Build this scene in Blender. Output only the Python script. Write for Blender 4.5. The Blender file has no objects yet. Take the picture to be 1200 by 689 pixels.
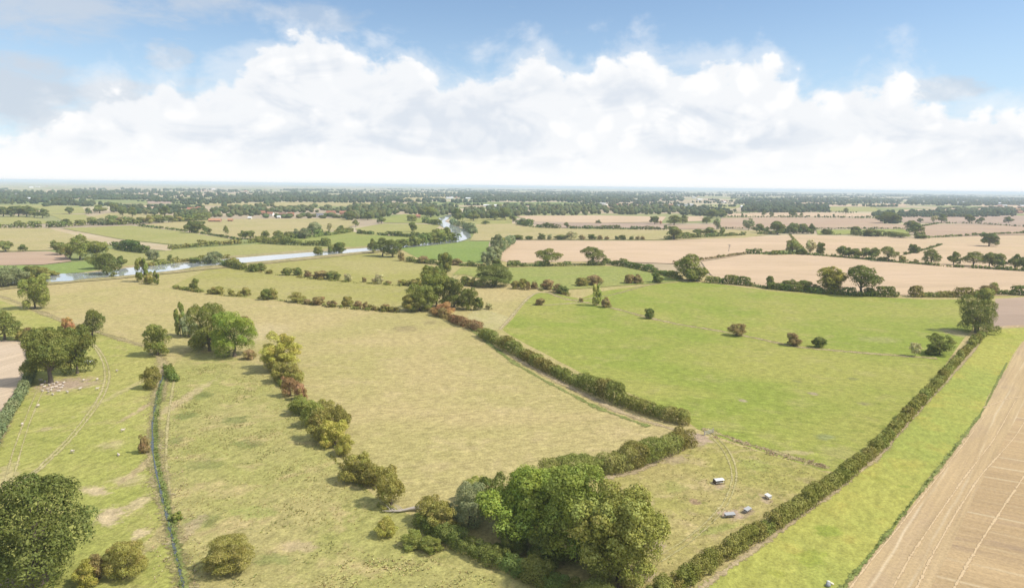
import bpy, math, random
import numpy as np
from mathutils import Vector, Matrix, noise as mn

random.seed(7)
RNG = np.random.default_rng(11)
sc = bpy.context.scene
COL = bpy.context.scene.collection

# ------------------------------------------------------------------ camera
H, F = 75.0, 800.0
PITCH = math.atan(126.5 / F)
ROLL = 0.0125
f = Vector((0, math.cos(PITCH), -math.sin(PITCH)))
r0 = Vector((1, 0, 0)); u0 = Vector((0, math.sin(PITCH), math.cos(PITCH)))
rv = r0 * math.cos(ROLL) + u0 * math.sin(ROLL)
uv = -r0 * math.sin(ROLL) + u0 * math.cos(ROLL)
CAM = Vector((0, 0, H))


def ray(x, y):
    return (f * F + rv * (x - 600) - uv * (y - 344.5)).normalized()


def G(x, y, z=0.0):
    """ground point that the photo shows at x, y"""
    d = ray(x, y)
    t = (z - H) / min(d.z, -1e-4)
    return Vector((d.x * t, d.y * t, z))


def mpp(p):
    """metres per photo pixel at a world point"""
    return (Vector(p) - CAM).dot(f) / F


cd = bpy.data.cameras.new('camera'); cam = bpy.data.objects.new('camera', cd); COL.objects.link(cam)
M = Matrix((rv, uv, -f)).transposed().to_4x4(); M.translation = CAM
cam.matrix_world = M
cd.sensor_width = 36; cd.lens = 36 * F / 1200
cd.clip_start = 0.5; cd.clip_end = 200000
sc.camera = cam

# ------------------------------------------------------------------ materials


class NT:
    def __init__(s, tree):
        s.t = tree; s.n = tree.nodes; s.l = tree.links; s.n.clear()

    def node(s, typ, **kw):
        nd = s.n.new(typ)
        for k, v in kw.items():
            if k == 'inp':
                for a, b in v.items():
                    if isinstance(b, bpy.types.NodeSocket):
                        s.l.new(b, nd.inputs[a])
                    else:
                        nd.inputs[a].default_value = b
            else:
                setattr(nd, k, v)
        return nd

    def math(s, op, a, b=0.0, c=0.0, clamp=False):
        nd = s.node('ShaderNodeMath', operation=op, use_clamp=clamp)
        for i, v in enumerate((a, b, c)):
            if isinstance(v, bpy.types.NodeSocket): s.l.new(v, nd.inputs[i])
            else: nd.inputs[i].default_value = v
        return nd.outputs[0]

    def noise(s, vec, scale, detail=4, rough=0.55, dist=0.0):
        return s.node('ShaderNodeTexNoise', inp={'Vector': vec, 'Scale': scale, 'Detail': detail, 'Roughness': rough, 'Distortion': dist}).outputs[0]

    def ramp(s, v, lo, hi, a=0.0, b=1.0, smooth=True):
        nd = s.node('ShaderNodeMapRange', inp={'Value': v, 'From Min': lo, 'From Max': hi, 'To Min': a, 'To Max': b})
        if smooth: nd.interpolation_type = 'SMOOTHSTEP'
        return nd.outputs[0]

    def mix(s, fac, a, b, mode='MIX'):
        nd = s.node('ShaderNodeMix', data_type='RGBA', blend_type=mode)
        for k, v in (('Factor', fac), ('A', a), ('B', b)):
            idx = {'Factor': 0, 'A': 6, 'B': 7}[k]
            if isinstance(v, bpy.types.NodeSocket): s.l.new(v, nd.inputs[idx])
            elif k == 'Factor': nd.inputs[idx].default_value = v
            else: nd.inputs[idx].default_value = (*v[:3], 1)
        return nd.outputs[2]

    def mapping(s, vec, scale=(1, 1, 1), rot=0.0, loc=(0, 0, 0)):
        # rotate first (so that x runs along 'rot'), then scale
        a = s.node('ShaderNodeVectorRotate', rotation_type='Z_AXIS', inp={'Vector': vec, 'Angle': -rot}).outputs[0]
        return s.node('ShaderNodeMapping', inp={'Vector': a, 'Scale': scale, 'Location': loc}).outputs[0]

    def pos(s):
        return s.node('ShaderNodeNewGeometry').outputs['Position']

    def principled(s, color, rough=0.9, spec=0.15, bump=None, bstr=0.5, bdist=0.1, metal=0.0):
        p = s.node('ShaderNodeBsdfPrincipled')
        if isinstance(color, bpy.types.NodeSocket): s.l.new(color, p.inputs['Base Color'])
        else: p.inputs['Base Color'].default_value = (*color[:3], 1)
        p.inputs['Roughness'].default_value = rough
        p.inputs['Specular IOR Level'].default_value = spec
        p.inputs['Metallic'].default_value = metal
        if bump is not None:
            b = s.node('ShaderNodeBump', inp={'Height': bump, 'Strength': bstr, 'Distance': bdist})
            s.l.new(b.outputs[0], p.inputs['Normal'])
        return p.outputs[0]

    def out(s, surf=None, vol=None):
        o = s.node('ShaderNodeOutputMaterial')
        if surf: s.l.new(surf, o.inputs[0])
        if vol: s.l.new(vol, o.inputs[1])


def mat(name):
    m = bpy.data.materials.new(name); m.use_nodes = True
    return m, NT(m.node_tree)


MATS = {}


def plain(name, col, rough=0.8, spec=0.2, var=0.12, scale=3.0, metal=0.0):
    if name in MATS: return MATS[name]
    m, t = mat(name)
    n = t.noise(t.node('ShaderNodeTexCoord').outputs['Object'], scale, 5, 0.6)
    c = t.mix(n, [v * (1 - var) for v in col], [min(1, v * (1 + var)) for v in col])
    t.out(t.principled(c, rough, spec, metal=metal))
    MATS[name] = m
    return m


def add_patches(t, P, c, patches):
    """worn, parched or trodden spots of ground with their own uneven outline: (x, y, rx, ry, angle, colour, amount)"""
    for (x, y, rx, ry, rot, col, amt) in patches:
        ctr = G(x, y); ax = mpp(ctr); ex = (G(x, y + ry) - G(x, y - ry)).length / 2
        q = t.node('ShaderNodeVectorMath', operation='SUBTRACT', inp={0: P, 1: (ctr.x, ctr.y, 0)}).outputs[0]
        q = t.mapping(q, (1 / (rx * ax), 1 / max(ex, .5), 0), math.radians(rot))
        L = t.node('ShaderNodeVectorMath', operation='LENGTH', inp={0: q}).outputs['Value']
        nn = t.noise(P, 0.35, 5, 0.7)
        v = t.math('ADD', t.math('SUBTRACT', 1.0, L), t.math('MULTIPLY', t.math('SUBTRACT', nn, 0.5), 2.4))
        c = t.mix(t.math('MULTIPLY', t.ramp(v, -0.05, 0.55), amt), c, col)
    return c


def grass_mat(name, base, alt, dark, dry=None, streak=0.0, streak_rot=0.0, dark_amt=0.5, dry_amt=0.4, scale=1.0, fine=1.0, patches=()):
    """pasture: base/alt mottling, darker rank patches, dry patches; in world metres"""
    if name in MATS: return MATS[name]
    m, t = mat(name)
    P = t.pos()
    big = t.noise(P, 0.011 * scale, 5, 0.6, 0.6)
    c = t.mix(t.ramp(big, 0.36, 0.64), base, alt)
    med = t.noise(P, 0.07 * scale, 5, 0.65, 0.4)
    if dry is not None:
        dr = t.math('MULTIPLY', t.ramp(med, 0.5, 0.68), dry_amt)
        c = t.mix(dr, c, dry)
    pt = t.noise(t.mapping(P, loc=(371, 97, 5)), 0.16 * scale, 6, 0.72, 0.2)
    gate = t.ramp(t.noise(t.mapping(P, loc=(91, 297, 5)), 0.02 * scale, 3, 0.5), 0.42, 0.62)
    dk = t.math('MULTIPLY', t.math('MULTIPLY', t.ramp(pt, 0.52, 0.66), gate), dark_amt)
    c = t.mix(dk, c, dark)
    c = add_patches(t, P, c, patches)
    # tussock texture, drawn out along the grazing / mowing direction
    ft = t.noise(t.mapping(P, (0.6, 1.0, 1.0), streak_rot), 0.6, 4, 0.7)
    fi = t.noise(P, 1.6, 3, 0.7)
    v = t.math('MULTIPLY_ADD', t.math('SUBTRACT', ft, 0.5), 1.5 * fine, 1.0)
    v = t.math('MULTIPLY', v, t.math('MULTIPLY_ADD', t.math('SUBTRACT', fi, 0.5), 1.3 * fine, 1.0))
    mo = t.noise(P, 0.22, 3, 0.6)
    v = t.math('MULTIPLY', v, t.math('MULTIPLY_ADD', t.math('SUBTRACT', mo, 0.5), 0.45, 1.0))
    if streak:
        st = t.noise(t.mapping(P, (0.012, 0.5, 1.0), streak_rot), 0.6, 3, 0.6)
        v = t.math('MULTIPLY', v, t.math('MULTIPLY_ADD', t.math('SUBTRACT', st, 0.5), streak, 1.0))
    hv = t.node('ShaderNodeHueSaturation', inp={'Hue': 0.5, 'Saturation': 1.0, 'Value': v, 'Color': c}).outputs[0]
    bh = t.noise(P, 0.9, 5, 0.7)
    t.out(t.principled(hv, 1.0, 0.05, bh, 0.7, 0.35))
    MATS[name] = m
    return m


def crop_mat(name, base, alt, rot, period=12.0, line=None, line_amt=0.35, soil=None, soil_amt=0.3, fine=1.0):
    """stubble / bare land with drill rows and tramlines that run along rot"""
    if name in MATS: return MATS[name]
    m, t = mat(name)
    P = t.pos()
    big = t.noise(P, 0.009, 5, 0.6, 0.5)
    c = t.mix(t.ramp(big, 0.38, 0.62), base, alt)
    Q = t.mapping(P, (1, 1, 1), rot)
    sx = t.node('ShaderNodeSeparateXYZ', inp={'Vector': Q})
    wob = t.math('MULTIPLY', t.noise(P, 0.02, 2, 0.5), 3.0)
    y = t.math('DIVIDE', t.math('ADD', sx.outputs[1], wob), period)
    fr = t.math('FRACT', y)
    cell = t.node('ShaderNodeTexWhiteNoise', noise_dimensions='1D', inp={'W': t.math('FLOOR', y)}).outputs[0]
    v = t.math('MULTIPLY_ADD', t.math('SUBTRACT', cell, 0.5), 0.10, 1.0)
    lines = t.math('MULTIPLY', t.ramp(t.math('ABSOLUTE', t.math('SUBTRACT', fr, 0.5)), 0.0, 0.09, 1, 0), line_amt)
    brk = t.ramp(t.noise(t.mapping(P, (0.02, 0.2, 1), rot), 1.0, 3, 0.6), 0.35, 0.6)
    lines = t.math('MULTIPLY', lines, brk)
    if soil is not None:
        so = t.math('MULTIPLY', t.ramp(t.noise(t.mapping(P, (0.15, 0.6, 1), rot), 0.16, 5, 0.7), 0.48, 0.7), soil_amt)
        c = t.mix(so, c, soil)
    if line is not None:
        c = t.mix(lines, c, line)
    st = t.noise(t.mapping(P, (0.03, 1.0, 1.0), rot), 0.9, 3, 0.6)
    fi = t.noise(P, 1.3, 4, 0.7)
    v = t.math('MULTIPLY', v, t.math('MULTIPLY_ADD', t.math('SUBTRACT', st, 0.5), 0.6 * fine, 1.0))
    v = t.math('MULTIPLY', v, t.math('MULTIPLY_ADD', t.math('SUBTRACT', fi, 0.5), 0.8 * fine, 1.0))
    hv = t.node('ShaderNodeHueSaturation', inp={'Value': v, 'Color': c}).outputs[0]
    t.out(t.principled(hv, 1.0, 0.05, t.noise(P, 1.2, 5, 0.7), 0.5, 0.2))
    MATS[name] = m
    return m


# leaves: the colour of the plant is the object's own colour; tone and hue vary leaf by leaf, crown cores painted darker as shade
def leaf_mat():
    m, t = mat('foliage')
    oc = t.node('ShaderNodeObjectInfo').outputs['Color']
    tone = t.node('ShaderNodeAttribute', attribute_name='tone').outputs['Fac']
    hue = t.node('ShaderNodeAttribute', attribute_name='hue').outputs['Fac']
    hsv = t.node('ShaderNodeHueSaturation', inp={
        'Hue': t.math('MULTIPLY_ADD', hue, -0.075, 0.5375),
        'Saturation': t.math('MULTIPLY_ADD', tone, -0.25, 1.08),
        'Value': t.math('MULTIPLY_ADD', tone, 1.35, 0.48), 'Color': oc}).outputs[0]
    d = t.principled(hsv, 0.85, 0.05)
    tr = t.node('ShaderNodeBsdfTranslucent', inp={'Color': t.mix(0.35, hsv, (0.20, 0.24, 0.03))}).outputs[0]
    mx = t.node('ShaderNodeMixShader', inp={0: 0.18})
    t.l.new(d, mx.inputs[1]); t.l.new(tr, mx.inputs[2])
    t.out(mx.outputs[0])
    return m


LEAF = leaf_mat()
BARK = plain('bark', (0.16, 0.13, 0.10), 0.95, 0.1, 0.35, 6)
DEADWOOD = plain('dead_wood', (0.42, 0.37, 0.32), 0.9, 0.1, 0.3, 5)

# ------------------------------------------------------------------ mesh helpers


def np_mesh(name, verts, faces_n, idx, tone=None, hue=None, mats=(LEAF,), smooth=False):
    """verts Nx3; every face has faces_n corners; idx flat"""
    me = bpy.data.meshes.new(name)
    nv = len(verts); nl = len(idx); nf = nl // faces_n
    me.vertices.add(nv); me.loops.add(nl); me.polygons.add(nf)
    me.vertices.foreach_set('co', np.asarray(verts, np.float32).ravel())
    me.loops.foreach_set('vertex_index', np.asarray(idx, np.int32))
    me.polygons.foreach_set('loop_start', np.arange(0, nl, faces_n, dtype=np.int32))
    if smooth: me.polygons.foreach_set('use_smooth', np.ones(nf, bool))
    for m in mats: me.materials.append(m)
    for nm, a in (('tone', tone), ('hue', hue)):
        if a is not None:
            at = me.attributes.new(nm, 'FLOAT', 'FACE'); at.data.foreach_set('value', np.asarray(a, np.float32))
    me.update(calc_edges=True)
    return me


def unit(v):
    return v / np.maximum(np.linalg.norm(v, axis=1, keepdims=True), 1e-9)


def leaf_quads(P, N, size, rng):
    """irregular leaf-spray faces at P facing N"""
    n = len(P)
    a = unit(np.cross(N, rng.normal(size=(n, 3)))); b = np.cross(N, a)
    s = (size * rng.uniform(0.55, 1.35, n))[:, None]
    k = rng.uniform(0.6, 1.25, (4, n, 1))
    bend = N * s * rng.uniform(-0.25, 0.3, (n, 1))
    V = np.stack([P - a * s * 0.6 * k[0], P - b * s * 0.42 * k[1] + bend, P + a * s * 0.6 * k[2], P + b * s * 0.42 * k[3] + bend], 1)
    return V.reshape(-1, 3), np.arange(4 * n)


def leaves_on_lobes(lobes, n, size, rng, lobe_hue=None, floor=None, fill=0.12, squash=1.0, lobe_tone=None, size_per=None):
    L = np.asarray(lobes, float)
    c, R = L[:, :3], L[:, 3]
    w = R ** 2 if size_per is None else (R / size_per) ** 2
    k = rng.choice(len(L), int(n), p=w / w.sum())
    d = unit(rng.normal(size=(int(n), 3)))
    flip = (d[:, 2] < -0.2) & (rng.random(int(n)) < 0.6)
    d[flip, 2] *= -1
    rad = np.where(rng.random(int(n)) < fill, rng.uniform(0.3, 0.85, int(n)), rng.uniform(0.86, 1.12, int(n)))
    P = c[k] + d * (R[k] * rad)[:, None]
    keep = np.ones(len(P), bool)
    if floor is not None: keep &= P[:, 2] > floor
    if len(L) < 400:
        for i in range(len(L)):
            dd = np.linalg.norm(P - c[i], axis=1)
            keep &= ~((dd < R[i] * 0.72) & (k != i) & (rng.random(len(P)) < 0.9))
    P, d, k = P[keep], d[keep], k[keep]
    N = unit(d * 1.15 + rng.normal(size=P.shape) * 0.33 + np.array([0, 0, 0.15]))
    sz = size if size_per is None else size_per[k]
    V, I = leaf_quads(P, N, sz * np.ones(len(P)), rng)
    lt = (rng.random(len(L)) if lobe_tone is None else np.asarray(lobe_tone))
    tone = 0.45 * lt[k] + 0.55 * rng.random(len(P))
    lh = rng.random(len(L)) if lobe_hue is None else np.asarray(lobe_hue)
    hue = np.clip(0.75 * lh[k] + 0.25 * rng.random(len(P)), 0, 1)
    return V, I, tone, hue


def tube(path, rad, sides=7):
    """tapered tube along a polyline"""
    path = [Vector(p) for p in path]; V = []; Fs = []
    for i, p in enumerate(path):
        t = (path[min(i + 1, len(path) - 1)] - path[max(i - 1, 0)]).normalized()
        a = t.cross(Vector((0.3, 0.9, 0.1))).normalized(); b = t.cross(a)
        for j in range(sides):
            an = 2 * math.pi * j / sides
            V.append(p + (a * math.cos(an) + b * math.sin(an)) * rad[i])
    for i in range(len(path) - 1):
        for j in range(sides):
            k = (j + 1) % sides
            Fs += [i * sides + j, i * sides + k, (i + 1) * sides + k, (i + 1) * sides + j]
    return V, Fs


def merge_tubes(tubes):
    V = []; I = []
    for v, i in tubes:
        o = len(V); V += [tuple(p) for p in v]; I += [x + o for x in i]
    return np.array(V), np.array(I)


def sublobes(lobes, n, r0_, r1_, rng):
    out = []; hue = []; tone = []
    for l in lobes:
        h = rng.random(); t_ = rng.random()
        for _ in range(n):
            d = rng.normal(size=3); d /= np.linalg.norm(d)
            if d[2] < -0.3: d[2] *= -1
            rr = l[3] * rng.uniform(r0_, r1_)
            q = np.array(l[:3]) + d * (l[3] * rng.uniform(0.7, 1.0))
            out.append((*q, rr)); hue.append(h * 0.7 + 0.3 * rng.random()); tone.append(t_ * 0.4 + rng.random() * 0.6)
    return out, hue, tone


def crown_lobes(kind, rng):
    L = []
    if kind == 'round':
        main = []
        for k in range(8):
            an = k * 0.785 * 3 + rng.uniform(-.4, .4); z = rng.uniform(0.24, 0.74); w_ = rng.uniform(0.20, 0.31) * (1.0 if z < .6 else 0.65)
            main.append((math.cos(an) * w_, math.sin(an) * w_, z, rng.uniform(0.13, 0.19)))
        main.append((rng.uniform(-.08, .08), rng.uniform(-.08, .08), 0.76, 0.18)); main.append((0, 0, .5, .22))
        for m_ in main:
            L.append(m_)
            for _ in range(4):
                d = rng.normal(size=3); d[2] = abs(d[2]) * .8 if rng.random() < .6 else d[2]; d /= np.linalg.norm(d)
                L.append((m_[0] + d[0] * .14, m_[1] + d[1] * .14, m_[2] + d[2] * .14, rng.uniform(0.07, 0.13)))
    elif kind == 'oval':      # taller crowns, foliage nearly to the ground
        for _ in range(26):
            z = rng.uniform(0.08, 0.9); an = rng.uniform(0, 6.28)
            w = 0.36 * math.sqrt(max(0, 1 - ((z - 0.48) / 0.56) ** 2))
            L.append((math.cos(an) * w, math.sin(an) * w, z, rng.uniform(0.10, 0.16)))
        for z in (0.3, 0.45, 0.6, 0.75): L.append((0, 0, z, 0.2))
    elif kind == 'tall':
        for _ in range(24):
            z = rng.uniform(0.15, 0.93); an = rng.uniform(0, 6.28); w = 0.3 * math.sin(min(1, z * 1.05) * math.pi) ** 0.6
            L.append((math.cos(an) * w, math.sin(an) * w, z, rng.uniform(0.08, 0.15)))
    elif kind == 'sparse':
        for _ in range(42):
            d = rng.normal(size=3); d /= np.linalg.norm(d)
            q = rng.uniform(0.55, 1.05)
            L.append((d[0] * 0.38 * q, d[1] * 0.38 * q, 0.54 + d[2] * 0.40 * q, rng.uniform(0.07, 0.13)))
    elif kind == 'bush':
        for _ in range(22):
            an = rng.uniform(0, 6.28); z = rng.uniform(0.1, 0.82); w = 0.34 * math.sqrt(max(0.02, 1 - (max(0, z - 0.25) / 0.68) ** 2)) * rng.uniform(.55, 1.1)
            L.append((math.cos(an) * w, math.sin(an) * w, z * rng.uniform(.8, 1.1), rng.uniform(0.09, 0.18)))
        for z in (0.2, 0.4, 0.6): L.append((0, 0, z, 0.24))
    return L


def trunk_mesh(kind, lobes, rng, sides=7):
    T = []
    top = 0.62 if kind != 'bush' else 0.4
    r = 0.032 if kind in ('round', 'oval') else 0.02
    stems = 1 if kind != 'bush' else 4
    for s in range(stems):
        ox, oy = (0, 0) if stems == 1 else (rng.uniform(-.06, .06), rng.uniform(-.06, .06))
        p = [(ox, oy, -0.01), (ox * 1.2 + .004, oy, 0.10), (ox * 1.6 - .008, oy * 1.3 + .006, 0.25), (ox * 2 + .01, oy * 2, 0.42), (ox * 2.4, oy * 2.4, top)]
        T.append(tube(p, [r * 1.5, r, r * .85, r * .65, r * .2], sides))
    for l in lobes[:14]:
        z0 = rng.uniform(0.18, 0.45)
        a = np.array([0, 0, z0]); b = np.array(l[:3]); mid = a * 0.5 + b * 0.5 + np.array([0, 0, -0.03]) + rng.normal(size=3) * 0.015
        T.append(tube([a, mid, b], [r * 0.5, r * 0.32, r * 0.08], 5))
    return merge_tubes(T)


# crown and trunk meshes by kind and level of detail (unit size: 1 wide, 1 high)
TPL = {}
LOD = {'near': (46000, 0.0185), 'medium': (15000, 0.032), 'small': (4800, 0.052), 'tiny': (600, 0.12)}
NVAR = {'near': 3, 'medium': 4, 'small': 4, 'tiny': 3}


def template(kind, lod, var):
    key = (kind, lod, var)
    if key in TPL: return TPL[key]
    rng = np.random.default_rng(hash((len(kind) * 7 + ord(kind[0]), len(lod), ord(lod[0]), var)) % 100000)
    L = crown_lobes(kind, rng)
    n, s = LOD[lod]
    if kind == 'sparse': n = int(n * 0.6)
    if lod == 'near':
        S, hu, to = sublobes(L, 9, 0.30, 0.52, rng)
        V, I, t_, h_ = leaves_on_lobes(S + L, n * 1.1, s, rng, hu + [.5] * len(L), 0.015, 0.12, lobe_tone=to + [0.25] * len(L))  # core lobes get a darker tone: the crown's inner shade painted in
    elif lod == 'medium':
        S, hu, to = sublobes(L, 5, 0.35, 0.6, rng)
        V, I, t_, h_ = leaves_on_lobes(S + L, n * 1.2, s, rng, hu + [.5] * len(L), 0.015, 0.2, lobe_tone=to + [0.3] * len(L))  # inner shade painted here too, by the low tone of the core
    else:
        V, I, t_, h_ = leaves_on_lobes(L, n * 1.5, s, rng, None, 0.01, 0.1)
    tv, ti = trunk_mesh(kind, L, rng, 8 if lod == 'near' else 5)
    # bring the crown to unit width and height
    lo, hi = np.percentile(V, 1.5, axis=0), np.percentile(V, 98.5, axis=0)
    wmean = ((hi[0] - lo[0]) + (hi[1] - lo[1])) / 2
    kx = 0.96 / wmean if kind in ('round', 'bush', 'oval', 'sparse') else 1.0; kz = 0.97 / hi[2]
    cx_, cy_ = (hi[0] + lo[0]) / 2, (hi[1] + lo[1]) / 2
    V = (V - np.array([cx_, cy_, 0])) * np.array([kx, kx, kz]); tv = (tv - np.array([cx_, cy_, 0]) * np.clip(tv[:, 2:3] / .3, 0, 1)) * np.array([kx, kx, kz])
    cm = np_mesh('crown_' + kind, V, 4, I, t_, h_)
    tm = np_mesh('trunk_' + kind, tv, 4, ti, mats=(BARK,), smooth=True)
    TPL[key] = (cm, tm)
    return TPL[key]


def tag(o, label=None, cat=None, group=None, kind=None):
    if label: o['label'] = label
    if cat: o['category'] = cat
    if group: o['group'] = group
    if kind: o['kind'] = kind
    return o


def link(name, data, parent=None, loc=None):
    o = bpy.data.objects.new(name, data); COL.objects.link(o)
    if parent is not None: o.parent = parent
    if loc is not None: o.location = loc
    return o


TINT = {'fresh': (0.178, 0.212, 0.036), 'ash': (0.225, 0.230, 0.048), 'dark': (0.100, 0.117, 0.026), 'oak': (0.138, 0.150, 0.033), 'green': (0.158, 0.172, 0.034), 'bright': (0.185, 0.235, 0.034),
        'lime': (0.30, 0.31, 0.07), 'yellow': (0.275, 0.252, 0.046), 'olive': (0.200, 0.180, 0.040), 'red': (0.24, 0.145, 0.060),
        'brown': (0.205, 0.150, 0.056), 'grey': (0.175, 0.190, 0.085), 'pale': (0.34, 0.31, 0.14), 'wood': (0.062, 0.082, 0.030), 'belt': (0.095, 0.112, 0.035), 'rust': (0.34, 0.19, 0.07)}
count = [0]


def tree(x, y, wpx, hpx, kind, tint, label, group=None, name='tree', cat='tree', shift=0.3):
    p = G(x, y); s = mpp(p)
    W = wpx * s
    dirn = Vector((p.x, p.y, 0)).normalized()
    p = p + dirn * W * shift
    th = math.asin(min(1, H / (p - CAM).length))
    Hh = max(W * 0.5, (hpx * s - 0.45 * W * math.sin(th) * 0.9) / math.cos(th)) if th > 0.12 else hpx * s
    lod = 'near' if wpx >= 40 else 'medium' if wpx >= 19 else 'small' if wpx >= 8.5 else 'tiny'
    count[0] += 1
    cm, tm = template(kind, lod, count[0] % NVAR[lod])
    e = link(name, None, loc=p)
    e.rotation_euler = (0, 0, (x * 1.7 + y * 0.9) % 6.28); e.scale = (W * 1.02, W * 1.02, Hh * 1.04)
    e.empty_display_size = 0.5
    tag(e, label, cat, group)
    c = link('crown' if name != 'bush' else 'foliage', cm, e); t = link('trunk' if name != 'bush' else 'stems', tm, e)
    k = random.uniform(0.88, 1.14) * 1.45; col = TINT[tint]
    c.color = (col[0] * k, col[1] * k, col[2] * k, 1)
    return e


def bush(x, y, wpx, hpx, tint, label, group=None, kind='bush', shift=0.4):
    return tree(x, y, wpx, hpx, kind, tint, label, group, 'bush', 'bush', shift)


ORD = ['first', 'second', 'third', 'fourth', 'fifth', 'sixth', 'seventh', 'eighth', 'ninth', 'tenth', 'eleventh', 'twelfth', 'thirteenth',
       'fourteenth', 'fifteenth', 'sixteenth', 'seventeenth', 'eighteenth', 'nineteenth', 'twentieth']


def row(where, group, items, what='bush', kind='bush'):
    """individual shrubs or trees of one row, listed left to right: x, y, w, h, tint [, kind]"""
    for i, it in enumerate(items):
        x, y, w, h, tn = it[:5]; kd = it[5] if len(it) > 5 else kind
        adj = {'dark': 'dark green', 'oak': 'deep green', 'green': 'green', 'bright': 'bright green', 'lime': 'pale lime green', 'yellow': 'yellowish green',
               'olive': 'olive green', 'red': 'reddish brown', 'brown': 'brownish', 'grey': 'grey green', 'pale': 'pale thin', 'rust': 'rust coloured'}[tn]
        lab = f"{adj} {what}, {ORD[i]} from left in {where}"
        if what == 'bush': bush(x, y, w, h, tn, lab, group, kd)
        else: tree(x, y, w, h, kd, tn, lab, group)


# ------------------------------------------------------------------ sheets on the ground


def dense(pts, closed, step_px=12):
    out = []
    n = len(pts)
    for i in range(n if closed else n - 1):
        a, b = pts[i], pts[(i + 1) % n]
        k = max(1, int(math.hypot(b[0] - a[0], b[1] - a[1]) / step_px))
        for j in range(k):
            out.append((a[0] + (b[0] - a[0]) * j / k, a[1] + (b[1] - a[1]) * j / k))
    if not closed: out.append(pts[-1])
    return out


def field(name, pts, m, z, jit=0.5, label=None):
    q = [G(*p, z) for p in dense(pts, True)]
    wv = lambda p, k: mn.noise(Vector((p.x * .04, p.y * .04, k))) * 1.3 + mn.noise(Vector((p.x * .15, p.y * .15, k))) * .6
    q = [Vector((p.x + wv(p, 3) * jit * 2.2, p.y + wv(p, 9) * jit * 2.2, z)) for p in q]
    me = bpy.data.meshes.new(name)
    me.from_pydata([tuple(p) for p in q], [], [list(range(len(q)))]); me.update()
    if me.polygons[0].normal.z < 0: me.flip_normals()
    me.materials.append(m)
    o = link(name, me); tag(o, kind='structure')
    return o


RAG = {}


def ragged(m):
    """the same ground cover thinning out raggedly at the sides of a strip"""
    if m.name in RAG: return RAG[m.name]
    c = m.copy(); c.name = m.name + '_strip'; nt = c.node_tree
    out = [n for n in nt.nodes if n.type == 'OUTPUT_MATERIAL'][0]; src = out.inputs[0].links[0].from_socket
    at = nt.nodes.new('ShaderNodeAttribute'); at.attribute_name = 'edge'
    g = nt.nodes.new('ShaderNodeNewGeometry'); n = nt.nodes.new('ShaderNodeTexNoise'); n.inputs['Scale'].default_value = 0.9; n.inputs['Detail'].default_value = 5; n.inputs['Roughness'].default_value = .7
    nt.links.new(g.outputs['Position'], n.inputs['Vector'])
    a = nt.nodes.new('ShaderNodeMath'); a.operation = 'MULTIPLY_ADD'; a.inputs[1].default_value = 2.6; a.inputs[2].default_value = -1.55; nt.links.new(n.outputs[0], a.inputs[0])
    b = nt.nodes.new('ShaderNodeMath'); b.operation = 'ADD'; nt.links.new(a.outputs[0], b.inputs[0]); nt.links.new(at.outputs['Fac'], b.inputs[1])
    r = nt.nodes.new('ShaderNodeMapRange'); r.inputs['From Min'].default_value = 0.05; r.inputs['From Max'].default_value = .45; nt.links.new(b.outputs[0], r.inputs['Value'])
    mx = nt.nodes.new('ShaderNodeMixShader'); tr = nt.nodes.new('ShaderNodeBsdfTransparent')
    nt.links.new(r.outputs[0], mx.inputs[0]); nt.links.new(tr.outputs[0], mx.inputs[1]); nt.links.new(src, mx.inputs[2]); nt.links.new(mx.outputs[0], out.inputs[0])
    RAG[m.name] = c
    return c


def ribbon(name, pts, w, m, z, jit=0.2, kind='structure', rag=True):
    q = [G(*p) for p in dense(pts, False, 6)]
    for _ in range(2):
        q = [q[0]] + [(q[i - 1] + q[i] * 2 + q[i + 1]) / 4 for i in range(1, len(q) - 1)] + [q[-1]]
    V = []; Fs = []; E = []
    k = 1.5 if rag else 1.0
    for i, p in enumerate(q):
        t = (q[min(i + 1, len(q) - 1)] - q[max(i - 1, 0)]).normalized(); n = Vector((-t.y, t.x, 0))
        ww = k * w * (1 + random.uniform(-jit, jit)) / 2
        V += [(p.x - n.x * ww, p.y - n.y * ww, z), (p.x, p.y, z), (p.x + n.x * ww, p.y + n.y * ww, z)]; E += [0, 1, 0]
    for i in range(len(q) - 1):
        Fs += [(3 * i, 3 * i + 3, 3 * i + 4, 3 * i + 1), (3 * i + 1, 3 * i + 4, 3 * i + 5, 3 * i + 2)]
    me = bpy.data.meshes.new(name); me.from_pydata(V, [], Fs); me.update()
    if me.polygons[0].normal.z < 0: me.flip_normals()
    me.attributes.new('edge', 'FLOAT', 'POINT').data.foreach_set('value', E)
    me.materials.append(ragged(m) if rag else m)
    o = link(name, me); tag(o, kind=kind)
    return o


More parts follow.
